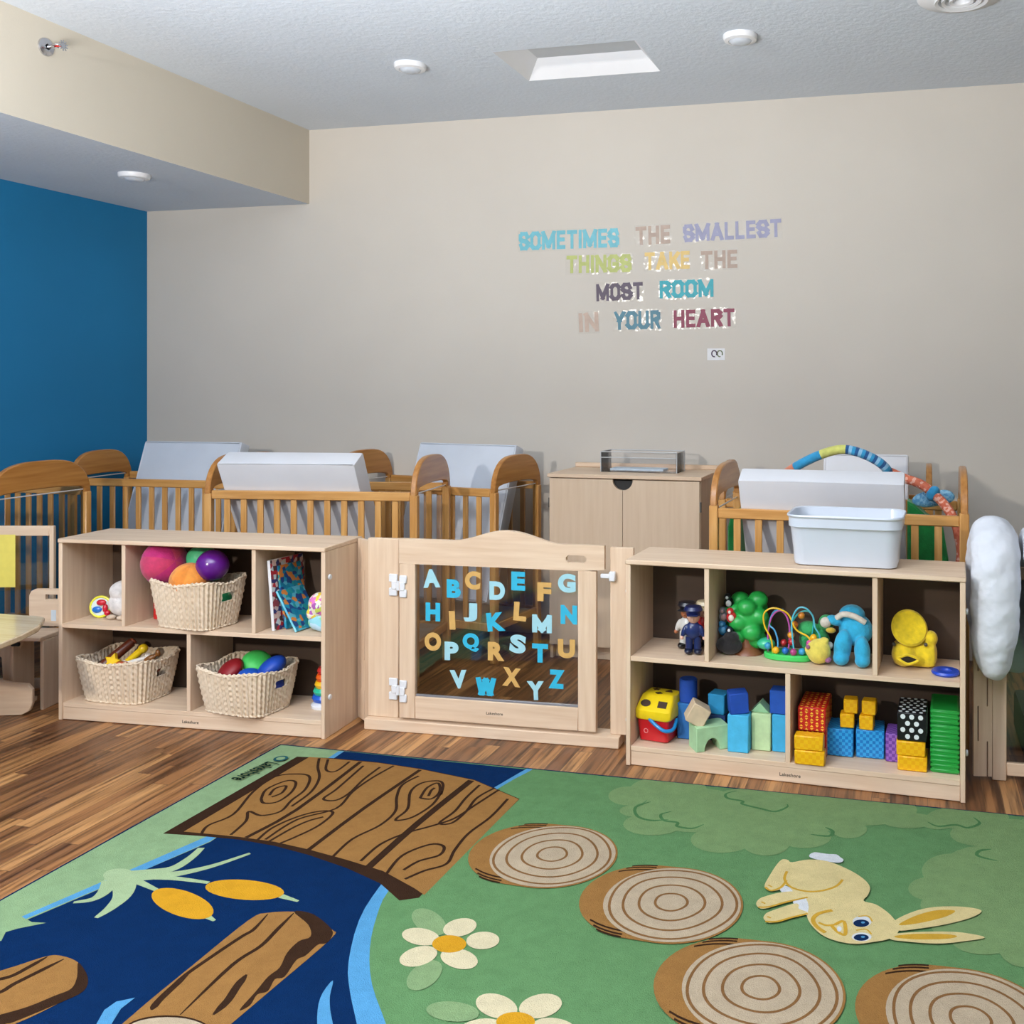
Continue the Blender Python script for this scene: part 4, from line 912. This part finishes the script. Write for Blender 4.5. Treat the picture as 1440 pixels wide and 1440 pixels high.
# ================================================================== RIGHT SHELF: TOYS
F = FR_
def doll(u, d, rz, cols, label, hat=True, h=1.0):
    t = thing('toy_figure', label, 'toy figure', F.w(u, d, MST), F.a+radians(rz), 'small vinyl people figures')
    skin, top_, legs, shoe, hatc = cols
    MB().ell((-.018,-.004,.012), (.016,.024,.012)).ell((.018,-.004,.012), (.016,.024,.012)).build('shoes', plastic('sh%s%s%s' % shoe, shoe), t)
    MB().cyl((-.016,0,.015), (-.015,0,.065), .014).cyl((.016,0,.015), (.015,0,.065), .014).build('trousers', plastic('tr%s%s%s' % legs, legs), t)
    o = MB().ell((0,0,.088), (.030,.022,.036)).ell((-.034,-.004,.085), (.010,.012,.028), rot=(0,.35,0)).ell((.034,-.004,.085), (.010,.012,.028), rot=(0,-.35,0)).build('jacket', plastic('tp%s%s%s' % top_, top_), t); soft(o, .003)
    MB().ell((0,0,.138), (.024,.023,.025)).ell((0,-.023,.134), (.005,.005,.005)).ell((-.042,-.008,.062), .008).ell((.042,-.008,.062), .008).build('body', plastic('sk%s%s%s' % skin, skin, .45), t)
    MB().lathe([(.026,.145), (.027,.156), (.036,.166), (.03,.178), (0,.182)]).box((-.02,-.042,.148), (.02,-.018,.152), .001).build('hat', plastic('ht%s%s%s' % hatc, hatc), t)
doll(.235, .09, 10, ((216,168,146), (24,42,96), (22,38,88), (16,24,50), (22,34,84)), 'toy figure in navy uniform and cap beside the divider')
doll(.192, .155, -10, ((180,110,72), (214,212,206), (206,204,196), (20,20,24), (34,34,44)), 'toy figure in white clothes and dark cap behind the navy one')
doll(.255, .185, 0, ((216,168,146), (190,40,44), (60,60,70), (20,20,24), (222,206,170)), 'toy figure with tan hat at the back of the upper left cubby')
# tree toy
tu, td = .425, .17
t = thing('toy_tree', 'green lumpy toy tree with brown trunk and little animals', 'toy', F.w(tu, td, MST), F.a)
b = MB()
for k in range(14):
    a = 2.399*k; zz = .125+.080*(1-2*(k+.5)/14); r = .056*sqrt(max(0, 1-((zz-.125)/.105)**2)); b.ell((r*cos(a), r*sin(a)*.8, zz), (.038, .034, .032))
b.ell((0,0,.125), (.068,.06,.075)); o = b.build('foliage', plastic('leafgreen', (36,168,72), .4), t); soft(o, .004)
MB().lathe([(0,0), (.062,0), (.058,.008), (.036,.025), (.028,.06), (.03,.075), (0,.08)], seg=14).build('trunk', plastic('trunkbrown', (128,78,48), .4), t)
for nm, c1, c2, p in (('panda', (18,20,26), (222,222,222), (-.068,-.02,.185)), ('mouse', (110,112,118), (180,140,140), (-.084,-.03,.135)), ('bird', (196,34,40), (232,220,208), (-.050,-.055,.140)), ('penguin', (16,26,44), (220,224,228), (-.052,-.055,.072)), ('fish', (44,122,176), (90,160,200), (-.086,-.03,.085)), ):
    MB().ell(p, (.020,.017,.022)).ell((p[0]-.004, p[1]-.004, p[2]+.022), .014).build(nm, plastic(nm+'1', c1), t)
    MB().ell((p[0]+.002, p[1]-.014, p[2]), (.011,.007,.012)).ell((p[0]-.004, p[1]-.016, p[2]+.022), (.006,.004,.006)).build(nm+'_front', plastic(nm+'2', c2), t)
item(MB().ell((0,0,.035), (.05,.035,.035)).ell((.01,-.01,.065), (.03,.028,.025)), 'plush_toy', cloth('blackplush', (22,20,24)), 'black soft toy behind the green toy tree', 'plush toy', F, .365, .12, MST, 0, sm=.004)
# bead maze
mu, md = .585, .13
t = thing('bead_maze', 'bead maze with green base and curled yellow, blue and purple wires', 'toy', F.w(mu, md, MST), F.a)
o = MB().prism([tuple(v)[:2] for v in catmull([(-.085,-.02), (-.04,-.045), (.04,-.047), (.085,-.025), (.085,.03), (.03,.05), (-.04,.05), (-.085,.03)], 5, True)], 0, .022, 'xy', bev=.004).build('base', plastic('mazegreen', (66,200,96)), t)
MB().ell((-.085,.01,.045), (.035,.028,.022)).build('leaf_cup', plastic('mazeteal', (60,190,140)), t)
WI = [('yellow_wire', (246,196,36), [(-.055,-.015,.02), (-.06,-.02,.07), (-.085,-.02,.12), (-.085,-.02,.165), (-.05,-.02,.185), (.0,-.01,.165), (.03,-.01,.11), (.075,-.01,.085), (.088,-.012,.05), (.07,-.012,.02)]),
      ('purple_wire', (196,90,176), [(-.075,.0,.02), (-.075,.0,.09), (-.06,.0,.15), (-.03,.0,.172), (-.005,.0,.15), (.005,.0,.10), (.0,.0,.02)]),
      ('blue_wire', (84,168,220), [(-.04,-.005,.02), (-.038,-.005,.06), (-.05,-.005,.10), (-.07,0,.12), (-.055,.01,.165), (-.02,.01,.175)]),
      ('sky_wire', (96,196,220), [(.025,-.01,.02), (.018,-.01,.07), (.015,-.01,.14), (.035,-.01,.185), (.065,-.01,.19), (.09,.0,.16), (.098,.0,.12), (.115,.0,.09), (.115,.0,.04)]),
      ('teal_wire', (40,170,170), [(.01,.02,.02), (.01,.02,.12), (.04,.02,.165), (.075,.02,.17), (.09,.02,.14), (.08,.02,.06), (.06,.02,.02)])]
for nm, c_, P in WI: MB().tube(catmull(P, 6), .0032, seg=7).build(nm, plastic(nm, c_), t)
for c_, p in (((30,110,190), (-.005,-.035,.036)), ((246,180,30), (-.04,-.03,.034)), ((170,60,120), (.025,-.038,.034)), ((50,150,200), (.055,-.03,.036)), ((200,80,150), (.08,-.01,.062)), ((50,150,190), (-.072,-.02,.045)), ((246,180,30), (.095,-.012,.085)), ((190,40,50), (.012,.0,.06)), ((230,150,50), (.01,.0,.085)), ((190,44,50), (-.02,.02,.05)), ((226,120,40), (.02,.02,.12)), ((226,140,50), (.045,.02,.155))):
    MB().ell(p, .013, seg=14).build('bead', plastic('bead%d%d%d' % c_, c_), t)
t = thing('plush_toy', 'green soft turtle toy between bead maze and blue plush', 'plush toy', F.w(.672, .20, MST), F.a)
o = MB().ell((0,0,.055), (.058,.045,.052)).ell((.045,-.01,.125), (.03,.028,.03)).ell((-.02,-.02,.10), (.04,.03,.03)).build('body', cloth('turtle', (58,176,100)), t); soft(o)
MB().ell((-.02,-.046,.05), (.022,.006,.022)).build('belly_patch', cloth('turtle2', (36,140,76)), t)
t = thing('plush_toy', 'round yellow soft toy right of the bead maze', 'plush toy', F.w(.702, .09, MST), F.a)
o = MB().ell((0,0,.045), (.044,.040,.045)).ell((-.03,-.005,.05), (.02,.02,.02)).ell((.02,.0,.085), (.018,.014,.012)).build('body', cloth('yplush', (226,206,88)), t); soft(o)
MB().ell((-.035,-.028,.065), (.008,.006,.008)).ell((.035,-.01,.02), (.012,.02,.010)).build('face_patch', cloth('magp', (150,90,130)), t)
t = thing('plush_toy', 'bright blue plush animal bending over beside the divider', 'plush toy', F.w(.808, .135, MST), F.a)
o = MB().ell((.02,.02,.115), (.062,.055,.058)).ell((-.022,-.03,.062), (.032,.032,.066), rot=(.15,.12,0)).ell((.048,-.035,.052), (.029,.032,.056), rot=(.15,-.05,0)).ell((-.026,-.042,.026), (.03,.034,.026)).ell((.050,-.048,.024), (.028,.034,.024)).ell((-.055,-.005,.15), (.03,.022,.018), rot=(0,.3,0)).build('body', cloth('bluep', (42,166,206)), t); soft(o)
o = MB().ell((.005,.03,.165), (.048,.045,.038)).build('head', cloth('bluep', (42,166,206)), t)
MB().tube(catmull([(-.045,-.012,.160), (-.02,-.02,.178), (.02,-.02,.172), (.055,-.01,.150)], 6), .011, seg=10).build('scarf', cloth('creamp', (216,206,192)), t)
o = MB().ell((-.085,-.012,.142), (.022,.02,.02)).ell((-.07,-.02,.062), (.014,.014,.014)).build('paws', cloth('creamp', (216,206,192)), t); soft(o)
MB().ell((-.065,-.025,.118), (.018,.012,.010)).build('golden_patch', cloth('goldp', (200,164,50)), t)
# yellow duck pouch
t = thing('duck_pouch', 'yellow plush duck shaped pouch with floppy round head', 'plush toy', F.w(1.035, .165, MST), F.a)
yc = cloth('duckyellow', (238,206,28))
o = MB().box((-.078,-.045,.0), (.078,.05,.085), .03).ell((-.035,-.03,.045), (.045,.04,.044)).ell((.055,.0,.10), (.026,.03,.028)).build('body', yc, t); soft(o)
M = Matrix.Translation((-.02,-.02,.135)) @ Matrix.Rotation(radians(62), 4, 'X') @ Matrix.Rotation(.35, 4, 'Y')
MB().lathe([(0,.006), (.028,.008), (.046,.016), (.058,.018), (.066,.010), (.064,0), (.03,-.014), (0,-.02)], M=M, seg=32).build('head_flap', yc, t)
MB().ell((-.02,-.073,.042), (.034,.010,.015)).build('opening_shade', mat('duckdark', (40,32,20), .8, .1), t)  # solid dark blob, shade inside the pouch put into its colour
MB().tube(catmull([(-.055,-.078,.042), (-.02,-.086,.058), (.016,-.078,.042), (-.02,-.086,.026), (-.055,-.078,.042)], 5), .005, seg=8).build('opening_edge', yc, t)
MB().ell((-.07,-.045,.082), .007).ell((.04,-.045,.088), .007).build('eyes', mat('eyewhite', (70,66,60), .4, .1), t)
o = item(MB().lathe([(.018,0), (.045,0), (.049,.006), (.045,.013), (.02,.013), (.016,.007), (.018,0)], seg=36), 'toy_ring', plastic('cobaltring', (24,70,190)), 'flat blue ring lying right of the yellow duck pouch', 'toy', F, 1.143, .09, MST)
# ---- bottom left: sorter bucket and foam blocks
t = thing('shape_sorter', 'red shape sorter bucket with yellow lid and blue handle', 'toy', F.w(.094, .118, DKT), F.a-.12)
loftshell(bb := MB(), [(rrect(.105,.10,.012), 0), (rrect(.118,.115,.014), .004), (rrect(.132,.13,.014), .09)], cap1=True); bb.build('bucket', plastic('bucketred', (196,26,36), .2), t)
hl = MB(); loftshell(hl, [(rrect(.140,.14,.02), .085), (rrect(.146,.146,.02), .09), (rrect(.146,.146,.02), .118), ([(x_, y_*.62+.022) for x_, y_ in rrect(.128,.146,.02)], .160), ([(x_, y_*.52+.022) for x_, y_ in rrect(.112,.13,.02)], .166)], cap1=True)
hl.build('lid', mat('lidyellow', (242,208,30), .3, .03), t)
for i, (x, y, z_, tx) in enumerate(((-.034,-.050,.1385,0), (.034,-.050,.1385,0), (.0,-.004,.1665,1), (-.026,.034,.1665,1), (.030,.034,.1665,1))):
    M = Matrix.Translation((x, y, z_+.001)) @ Matrix.Rotation(radians(48 if not tx else 0), 4, 'X')
    P = [[(.016*cos(a), .010*sin(a)) for a in [2*pi*k/12 for k in range(12)]], [(-.014,-.009), (.014,-.009), (.014,.009), (-.014,.009)], [(-.012,0), (0,-.008), (.012,0), (0,.008)], [(.012*cos(a)*(1 if k % 2 else .5), .009*sin(a)*(1 if k % 2 else .5)) for k, a in enumerate([2*pi*k/10 for k in range(10)])], [(-.012,-.008), (.012,-.008), (0,.009)]][i]
    MB().prism([(p[0]*1.25, p[1]*1.4) for p in P], -.001, .0015, 'xy', M=M).build('shape_hole', mat('holedark', (60,36,16), .7, .1), t)  # raised dark plates paint the shade of holes, the lid is closed
MB().tube(catmull([(-.01,-.068,.088), (.02,-.078,.072), (.055,-.078,.055), (.078,-.05,.055), (.076,-.01,.08)], 6), .007, seg=10).build('handle', plastic('handleblue', (30,130,196)), t)
MB().tube([(-.028+.008*cos(a), -.0605, .040+.008*sin(a)) for a in [2*pi*k/12 for k in range(12)]], .0016, seg=5, closed=True).build('emblem', plastic('emblem', (226,150,150)), t)
foam = 'soft foam building blocks'
def fb(mb, c_, label, u, d, z, rz=0, rot=None, nm='foam_block'):
    key = 'foam%d%d%d' % c_; return item(mb, nm, mat(key, c_, .75, .05, 30, bump=.1, bscale=150), label, 'block', F, u, d, z, rz, foam, rot)
def cube(a, b=None, c_=None): b = b or a; c_ = c_ or a; return MB().box((-a/2, -b/2, 0), (a/2, b/2, c_), .003)
NB, LBc, GRc = (22,72,168), (70,178,222), (168,206,158)
fb(MB().cyl((0,0,0), (0,0,.085), .034, seg=32, bev=.003), NB, 'dark blue foam cylinder behind the tan cube', .198, .155, DKT+.135)
fb(cube(.07,.07,.134), (40,110,180), 'blue foam block standing under the dark blue cylinder', .198, .155, DKT)
P = [(-.062,0), (-.030,0)]+[(-.030*cos(pi*k/12), .045*sin(pi*k/12)) for k in range(1, 12)]+[(.030,0), (.062,0), (.062,.088), (-.062,.088)]
fb(MB().prism(P, -.04, .04, 'xz', bev=.002), GRc, 'pale green foam arch block at front of the lower shelf', .298, .070, DKT, 36)
fb(cube(.072), (208,184,152), 'tan foam cube tipped on top of the green arch', .242, .055, DKT+.093, 20, rot=(0, .52, 0))
fb(cube(.066,.066,.075), (36,140,190), 'teal foam cube between tan cube and dark blue cube', .316, .165, DKT+.10, -8)
fb(cube(.066,.066,.099), (34,60,110), 'dark foam block standing under the teal cube', .316, .165, DKT, -4)
fb(cube(.078,.062,.135), LBc, 'upright light blue foam block in the lower left bay', .415, .075, DKT, 0)
fb(cube(.070,.066,.075), NB, 'dark blue foam cube set askew on the light blue block', .408, .085, DKT+.1365, 22, rot=(0, -.06, 0))
P2 = [(-.040,0), (.036,0), (.036,.135), (-.01,.165), (-.036,.135)]
fb(cube(.072,.062,.135), (190,216,164), 'upright pale green foam block between two blue ones', .492, .115, DKT, 0)
fb(MB().prism([(-.034,0), (.034,0), (0,.034)], -.03, .03, 'xz', bev=.001), (150,196,150), 'green foam wedge on top of the pale green block', .486, .125, DKT+.1365)
fb(cube(.060,.062,.135), (58,166,214), 'upright blue foam block next to the lower divider', .562, .120, DKT, 0)
fb(cube(.066,.066,.085), (24,80,176), 'dark blue foam cube at right beside the lower divider', .556, .125, DKT+.1365, 0)
# ---- bottom right: patterned bricks
def brickmat(name, a, b, scale=48):
    if name in MATS: return MATS[name]
    m, nt, p = newmat(name); L = nt.links.new; tc = N(nt, 'ShaderNodeTexCoord'); ch = N(nt, 'ShaderNodeTexChecker'); ch.inputs['Scale'].default_value = scale; ch.inputs[1].default_value = (*lin(a), 1); ch.inputs[2].default_value = (*lin(b), 1)
    mp = N(nt, 'ShaderNodeMapping'); mp.inputs['Location'].default_value = (.0031, .0031, .0031); L(tc.outputs['Object'], mp.inputs[0]); L(mp.outputs[0], ch.inputs['Vector']); L(ch.outputs[0], p.inputs['Base Color']); p.inputs['Roughness'].default_value = .35
    b_ = N(nt, 'ShaderNodeBump'); b_.inputs['Strength'].default_value = .35; b_.inputs['Distance'].default_value = .003; L(ch.outputs[1], b_.inputs['Height']); L(b_.outputs[0], p.inputs['Normal']); MATS[name] = m; return m
YB = brickmat('brick_yellow', (238,184,20), (232,168,12), 75); BB = brickmat('brick_blue', (50,160,222), (24,120,196), 90); PB = brickmat('brick_purple', (150,100,190), (108,62,158), 90)
bricks = 'patterned cardboard bricks'
def brick(m, label, u, d, z, w_, dd, h_, rz=0, extra=None, ex=None):
    b = MB().box((-w_/2, 0, 0), (w_/2, dd, h_), .0035)
    if extra: extra(b, w_, dd, h_)
    return item(b, 'toy_brick', [m]+([ex] if ex else []), label, 'block', F, u, d, z, rz, bricks)
def tris(b, w_, dd, h_):
    for j in range(7):
        for i in range(5):
            x = -w_/2+.012+i*(w_-.024)/4; zz = .008+j*(h_-.016)/6; s_ = .006 if (i+j) % 2 else -.006
            b.prism([(x-.006, zz-s_*.6), (x+.006, zz-s_*.6), (x, zz+s_*.6)], -.0006, .002, 'xz', 1)
            y = .012+i*(dd-.024)/4; b.prism([(y-.006, zz-s_*.6), (y+.006, zz-s_*.6), (y, zz+s_*.6)], w_/2-.001, w_/2+.0006, 'yz', 1)
    for i in range(5):
        for j in range(8):
            x = -w_/2+.012+i*(w_-.024)/4; y = .01+j*(dd-.02)/7; s_ = .006 if (i+j) % 2 else -.006
            b.prism([(x-.006, y-s_*.6), (x+.006, y-s_*.6), (x, y+s_*.6)], h_-.001, h_+.0006, 'xy', 1)
def dots(b, w_, dd, h_):
    for j in range(4):
        for i in range(3 if j % 2 else 2):
            x = -w_/2+(.02 if j % 2 else .036)+i*(w_-.04)/2; zz = .016+j*(h_-.03)/3
            b.cyl((x, -.0006, zz), (x, .001, zz), .0085, mi=1, seg=16); b.cyl((w_/2-.001, x+w_/2+.01, zz), (w_/2+.0006, x+w_/2+.01, zz), .0085, mi=1, seg=16)
    for j in range(7):
        for i in range(4):
            x = -w_/2+.015+i*(w_-.03)/3+(.006 if j % 2 else -.004); y = .012+j*(dd-.024)/6
            b.cyl((x, y, h_-.001), (x, y, h_+.0006), .0065, mi=1, seg=14)
ry = mat('tri_yellow', (242,190,60), .4, .03); wd_ = mat('dot_white', (222,228,228), .4, .02)
RB = mat('brick_red', (190,30,22), .4, .05); KB = mat('brick_black', (16,16,22), .35, .05)
brick(RB, 'red brick with yellow triangles, lower of the pair behind the yellow bricks', .682, .080, DKT, .098, .17, .098, 0, tris, ry)
brick(RB, 'red brick with yellow triangles resting on top of its twin', .682, .055, DKT+.0995, .100, .18, .085, 0, tris, ry)
brick(YB, 'plain yellow brick at bottom, in front of the red bricks', .682, -.004, DKT, .106, .05, .050, 0)
brick(YB, 'plain yellow brick stacked second, in front of the red bricks', .679, -.002, DKT+.051, .102, .05, .050, 1)
brick(BB, 'blue checked brick on the left below the small yellow cubes', .775, .108, DKT, .096, .12, .098, 0)
brick(BB, 'blue checked brick on the right below the small yellow cubes', .882, .118, DKT, .100, .12, .100, 3)
for lab, u, d, z in (('small yellow cube, lower left of the four on blue bricks', .800, .118, DKT+.101), ('small yellow cube, lower right of the four on blue bricks', .868, .115, DKT+.101), ('small yellow cube, upper left of the four on blue bricks', .812, .125, DKT+.152), ('small yellow cube, upper right of the four on blue bricks', .876, .125, DKT+.152)):
    brick(YB, lab, u, d, z, .050, .05, .050, random.choice((-3, 2)))
brick(PB, 'purple checked brick standing left of the polka dot brick', .962, .105, DKT, .05, .11, .100, 0)
brick(YB, 'yellow brick at bottom, under the black polka dot brick', 1.032, .040, DKT, .100, .10, .050, 0)
brick(YB, 'yellow brick in second layer, under the black polka dot brick', 1.027, .042, DKT+.051, .098, .10, .050, 1)
brick(KB, 'black brick with white polka dots on two yellow bricks', 1.030, .045, DKT+.102, .100, .17, .098, 0, dots, wd_)
def green_stack(z, h_, lab):
    t = thing('ribbed_block', lab, 'block', F.w(1.141, .052, z), F.a, 'ribbed green blocks')
    b = MB().box((-.044, .002, 0), (.044, .18, h_), .002); n = int(round(h_/.0165))
    for k in range(n):
        zc = h_*(k+.5)/n; b.box((-.049, 0, zc-.0055), (.049, .186, zc+.0055), .003)
    b.build('body', mat('ribgreen', (30,150,58), .3, .04, coat=.2), t)
green_stack(DKT, .0825, 'bright green ribbed block at the bottom, far right of lower shelf'); green_stack(DKT+.0835, .0825, 'bright green ribbed block in the middle of its stack'); green_stack(DKT+.167, .050, 'bright green ribbed block on top of its stack')

# ================================================================== PLAY GYM IN CRIB F
t = thing('play_gym', 'baby play gym with patterned crossed arches inside the right crib', 'play gym', cF.w(.5, .28, .20), cF.a)
def loc(px, py, d):
    u, v = cF.uv(px, py, d); return (u-.5, d-.28, v-.20)
A1 = [(-.27,.19,.02), (-.27,.19,.40), loc(1088,700,.40), loc(1098,674,.36), loc(1115,659,.30), loc(1150,641,.27), loc(1185,632,.27), loc(1220,641,.27), loc(1247,660,.30), loc(1256,690,.40), (.26,.19,.40), (.28,.19,.02)]
A2 = [loc(1252,664,.33), loc(1273,673,.32), loc(1295,681,.30), loc(1312,694,.27), loc(1330,712,.24), loc(1342,732,.20), loc(1348,752,.17), loc(1351,790,.14), (.445,-.15,.30), (.445,-.15,.02)]
cols = [cloth('gorange', (214,130,98)), cloth('gblue', (44,148,196)), cloth('gyel', (206,206,110)), cloth('gnavy', (26,84,140)), cloth('gsky', (140,190,220))]
P1 = catmull(A1, 8)
def seg1(j):
    f = j/len(P1)
    return 0 if f < .36 else 1 if f < .46 else 2 if f < .545 else (1, 3, 4)[int(f*90) % 3] if f < .73 else 0
MB().tube(P1, .020, seg=12, mif=seg1).build('blue_yellow_arch', cols, t)
P2_ = catmull(A2, 8); sp_ = speckle('orange_dots', [(206,110,80), (226,170,150), (196,96,70), (206,110,80)], 90, .85)
MB().tube(P2_, .020, seg=12).build('orange_arch', sp_, t)
jx = loc(1312,694,.27); MB().ell(jx, (.026,.026,.034), rot=(0,.6,0)).build('joint_cuff', cols[1], t)
fx_ = loc(1314,702,.35); dp = speckle('dot_pad', [(120,180,214), (150,200,226), (96,160,204)], 110, .85)
o = MB().ell((fx_[0]-.02, fx_[1], fx_[2]), (.075,.018,.035), rot=(0,-.15,0)).ell((fx_[0]+.04, fx_[1], fx_[2]+.012), (.045,.018,.03)).build('hanging_pad', dp, t); soft(o)
gm = cloth('matgreen', (20,140,62))
pm = [(1276,704), (1286,709), (1302,724), (1326,742), (1334,790), (1330,900), (1276,900)]
MB().prism([(loc(x, y, .34)[0], loc(x, y, .34)[2]) for x, y in pm], .04, .16, 'xz', bev=.01).build('folded_mat', gm, t)
MB().prism([(-.455, .02), (-.455, .60), (-.44, .66), (-.415, .64), (-.41, .02)], -.12, .14, 'xz', bev=.006).build('folded_mat', gm, t)

# ================================================================== NURSING PILLOW
t = thing('nursing_pillow', 'white U shaped pillow hung over the clear panel right of the shelf', 'pillow', (cr1[0], cr1[1], 0), 0)
def wl(px, py, y=3.55):
    x, z = onwall(px, py, y); return x-cr1[0], y-cr1[1], z
def leg(cx_):
    return [(cx_, -.098, .39), (cx_, -.100, .50), (cx_+.004, -.100, .62), (cx_+.006, -.096, .74), (cx_+.006, -.062, .83), (cx_+.004, .012, .862), (cx_, .07, .80), (cx_, .115, .72), (cx_, .118, .60)]
xc = wl(1397, 845, 3.54)[0]; x2 = xc+.178
P = leg(xc)+[(xc+.02, .118, .50), (xc+.086, .118, .44), (x2-.02, .118, .50)]+leg(x2)[::-1]
P = catmull(P, 8); n = len(P); rad = []
for i in range(n):
    f = min(i, n-1-i)/(n/2); r = .083*(1 if f > .2 else max(.0, 1-((.2-f)/.2)**2.2)**.5); rad.append(max(.012, r))
b = MB().tube(P, rad, seg=28)
o = b.build('cushion', mat('pillow_white', (214,217,224), .8, .02, 8, bump=.5, bscale=16), t)
ss = o.modifiers.new('sub', 'SUBSURF'); ss.levels = ss.render_levels = 2
tx = bpy.data.textures.new('creases', 'CLOUDS'); tx.noise_scale = .07; dm = o.modifiers.new('creases', 'DISPLACE'); dm.texture = tx; dm.strength = .016; dm.mid_level = .5
px_ = xc-.012; b = MB()
for q in ([(px_-.018, .592), (px_-.018, .562)], [(px_-.018, .562), (px_-.002, .558)], [(px_+.002, .592), (px_+.002, .565)], [(px_+.012, .592), (px_+.012, .560)], [(px_+.0, .560), (px_+.018, .560)]):
    b.tube([(q[0][0], -.160, q[0][1]), (q[1][0], -.161, q[1][1])], .0012, seg=5)
b.build('stitched_mark', mat('stitch', (150,150,164), .8, .05), t)
# folded mats behind that panel
o = MB().box((0,0,0), (1.0,.45,.16), .02).build('floor_mat', mat('dark_mat', (60,58,60), .6, .05), None, (.42, 3.75, 0)); tag(o, 'dark grey padded floor block behind the right clear panel', 'mat')
zc = .162
for c_, hh, lab in (((110,170,60), .03, 'lime green folded blanket, lowest in the stack behind right panel'), ((170,52,46), .045, 'red folded blanket above the lime green one'), ((74,160,164), .085, 'teal folded blanket in the middle of the stack'), ((60,120,60), .07, 'dark green folded blanket on top of the stack'), ((120,180,40), .04, 'bright lime cloth topping the blanket stack')):
    o = MB().box((0,0,0), (.8,.38,hh-.002), .012).build('folded_blanket', cloth('bl%d%d%d' % c_, c_), None, (.47, 3.78, zc)); tag(o, lab, 'blanket', 'folded blankets behind the right panel'); zc += hh

# ================================================================== TABLE AND CHAIR AT FAR LEFT
def fw(px, py, z): x, y = flo(px, py, z); return Vector((x, y, z))
TZ = .44
a = fw(63, 868, TZ); 
t = thing('toddler_table', 'low plywood table with rounded corner at the left edge', 'table', (a.x-.45, a.y-.10, 0), 0)
o3 = Vector((a.x-.45, a.y-.10, 0))
def L3(px, py, z): v = fw(px, py, z)-o3; return v
tp = [L3(63,868,TZ), L3(55,880,TZ), L3(30,893,TZ), L3(0,905,TZ), L3(-60,930,TZ)]
xs_ = [(v.x, v.y) for v in tp]+[(-.45, tp[-1].y), (-.45, tp[0].y+.02), (tp[0].x-.05, tp[0].y+.012)]
MB().prism(xs_, TZ-.024, TZ, 'xy', bev=.004).build('tabletop', wood('tabletop', (214,190,152), (232,212,178), 'x', .25, .5), t)
# curved leg board and sled foot
Ft = Frame((flo(0,1010)[0]-.3, flo(0,1010)[1]-.05), (flo(44,1006)[0], flo(44,1006)[1]))
def F2(px, py, d=0): u, v = Ft.uv(px, py, d); p = Ft.w(u, d); return (u, v)
e = thing('x', '', ''); bpy.data.objects.remove(e)
fo = MB().prism([F2(-90,1022), F2(0,1011), F2(30,1006), F2(41,1000), F2(45,990), F2(45,970), F2(38,962), F2(20,961), F2(8,959), F2(0,957), F2(-90,950)], 0, .02, 'xz', bev=.003)
o = fo.build('foot_board', maple(), t, (Ft.o[0]-o3.x, Ft.o[1]-o3.y, 0), Ft.a)
for v in o.data.vertices: v.co.z = max(v.co.z, .001)
lg = MB().prism([F2(22,962,.12), F2(24,935,.12), F2(28,915,.12), F2(38,890,.12), F2(-20,893,.12), F2(-60,905,.12), F2(-60,915,.12), F2(-12,915,.12), F2(2,925,.12), F2(4,962,.12)], 0, .02, 'xz', bev=.002)
lg.build('leg_board', maple('z'), t, (Ft.w(0,.12)[0]-o3.x, Ft.w(0,.12)[1]-o3.y, 0), Ft.a)
MB().box((0, .018, .02), (Ft.L-.06, .14, .04), .002).build('stretcher', maple(), t, (Ft.o[0]-o3.x, Ft.o[1]-o3.y, 0), Ft.a)
Fc = Frame((-4.02, 3.53), (-3.62, 3.60))
def C2(px, py, d=0): return Fc.uv(px, py, d)
t = thing('toddler_chair', 'plywood toddler chair with hand slot between table and left shelf', 'chair', Fc.w(0, 0), Fc.a)
x0_, z1_ = C2(41, 828); x1_, _ = C2(84, 828); zb_ = C2(60, 880)[1]; x1_ = x1_+.02
outl = [(x0_, zb_), (x0_, z1_-.03), (x0_+.01, z1_-.01), (x0_+.03, z1_), (x1_, z1_), (x1_, zb_)]
sx0, sz1 = C2(64, 836); sx1, sz0 = C2(81, 843); 
mid_ = (sx0+sx1)/2
key = [(x0_, zb_), (x0_, z1_-.03), (x0_+.01, z1_-.01), (x0_+.03, z1_), (x1_, z1_), (x1_, zb_), (mid_, zb_), (mid_, sz0), (sx1, sz0), (sx1, sz1), (sx0, sz1), (sx0, sz0), (mid_, sz0), (mid_, zb_)]
MB().prism(key, 0, .016, 'xz').build('backrest', maple(), t, ang=20)
MB().box((C2(72,0)[0], -.001, C2(0,872)[1]), (C2(79,0)[0], .001, C2(0,857)[1]), 0).build('sticker', mat('sticker', (206,214,220), .5, .03), t)
MB().box((x0_-.0, -.15, zb_-.03), (x1_, .016, zb_-.012), .003).build('seat', maple(), t)
MB().box((x0_+.01, -.13, .0), (x0_+.026, .0, zb_-.03), .003).build('leg', maple('z'), t); MB().box((x1_-.016, -.13, .0), (x1_, .0, zb_-.03), .003).build('leg', maple('z'), t)
MB().cyl((x0_+.03, -.14, zb_-.045), (x0_+.06, -.14, zb_-.045), .009).build('bolt', blackm, t)
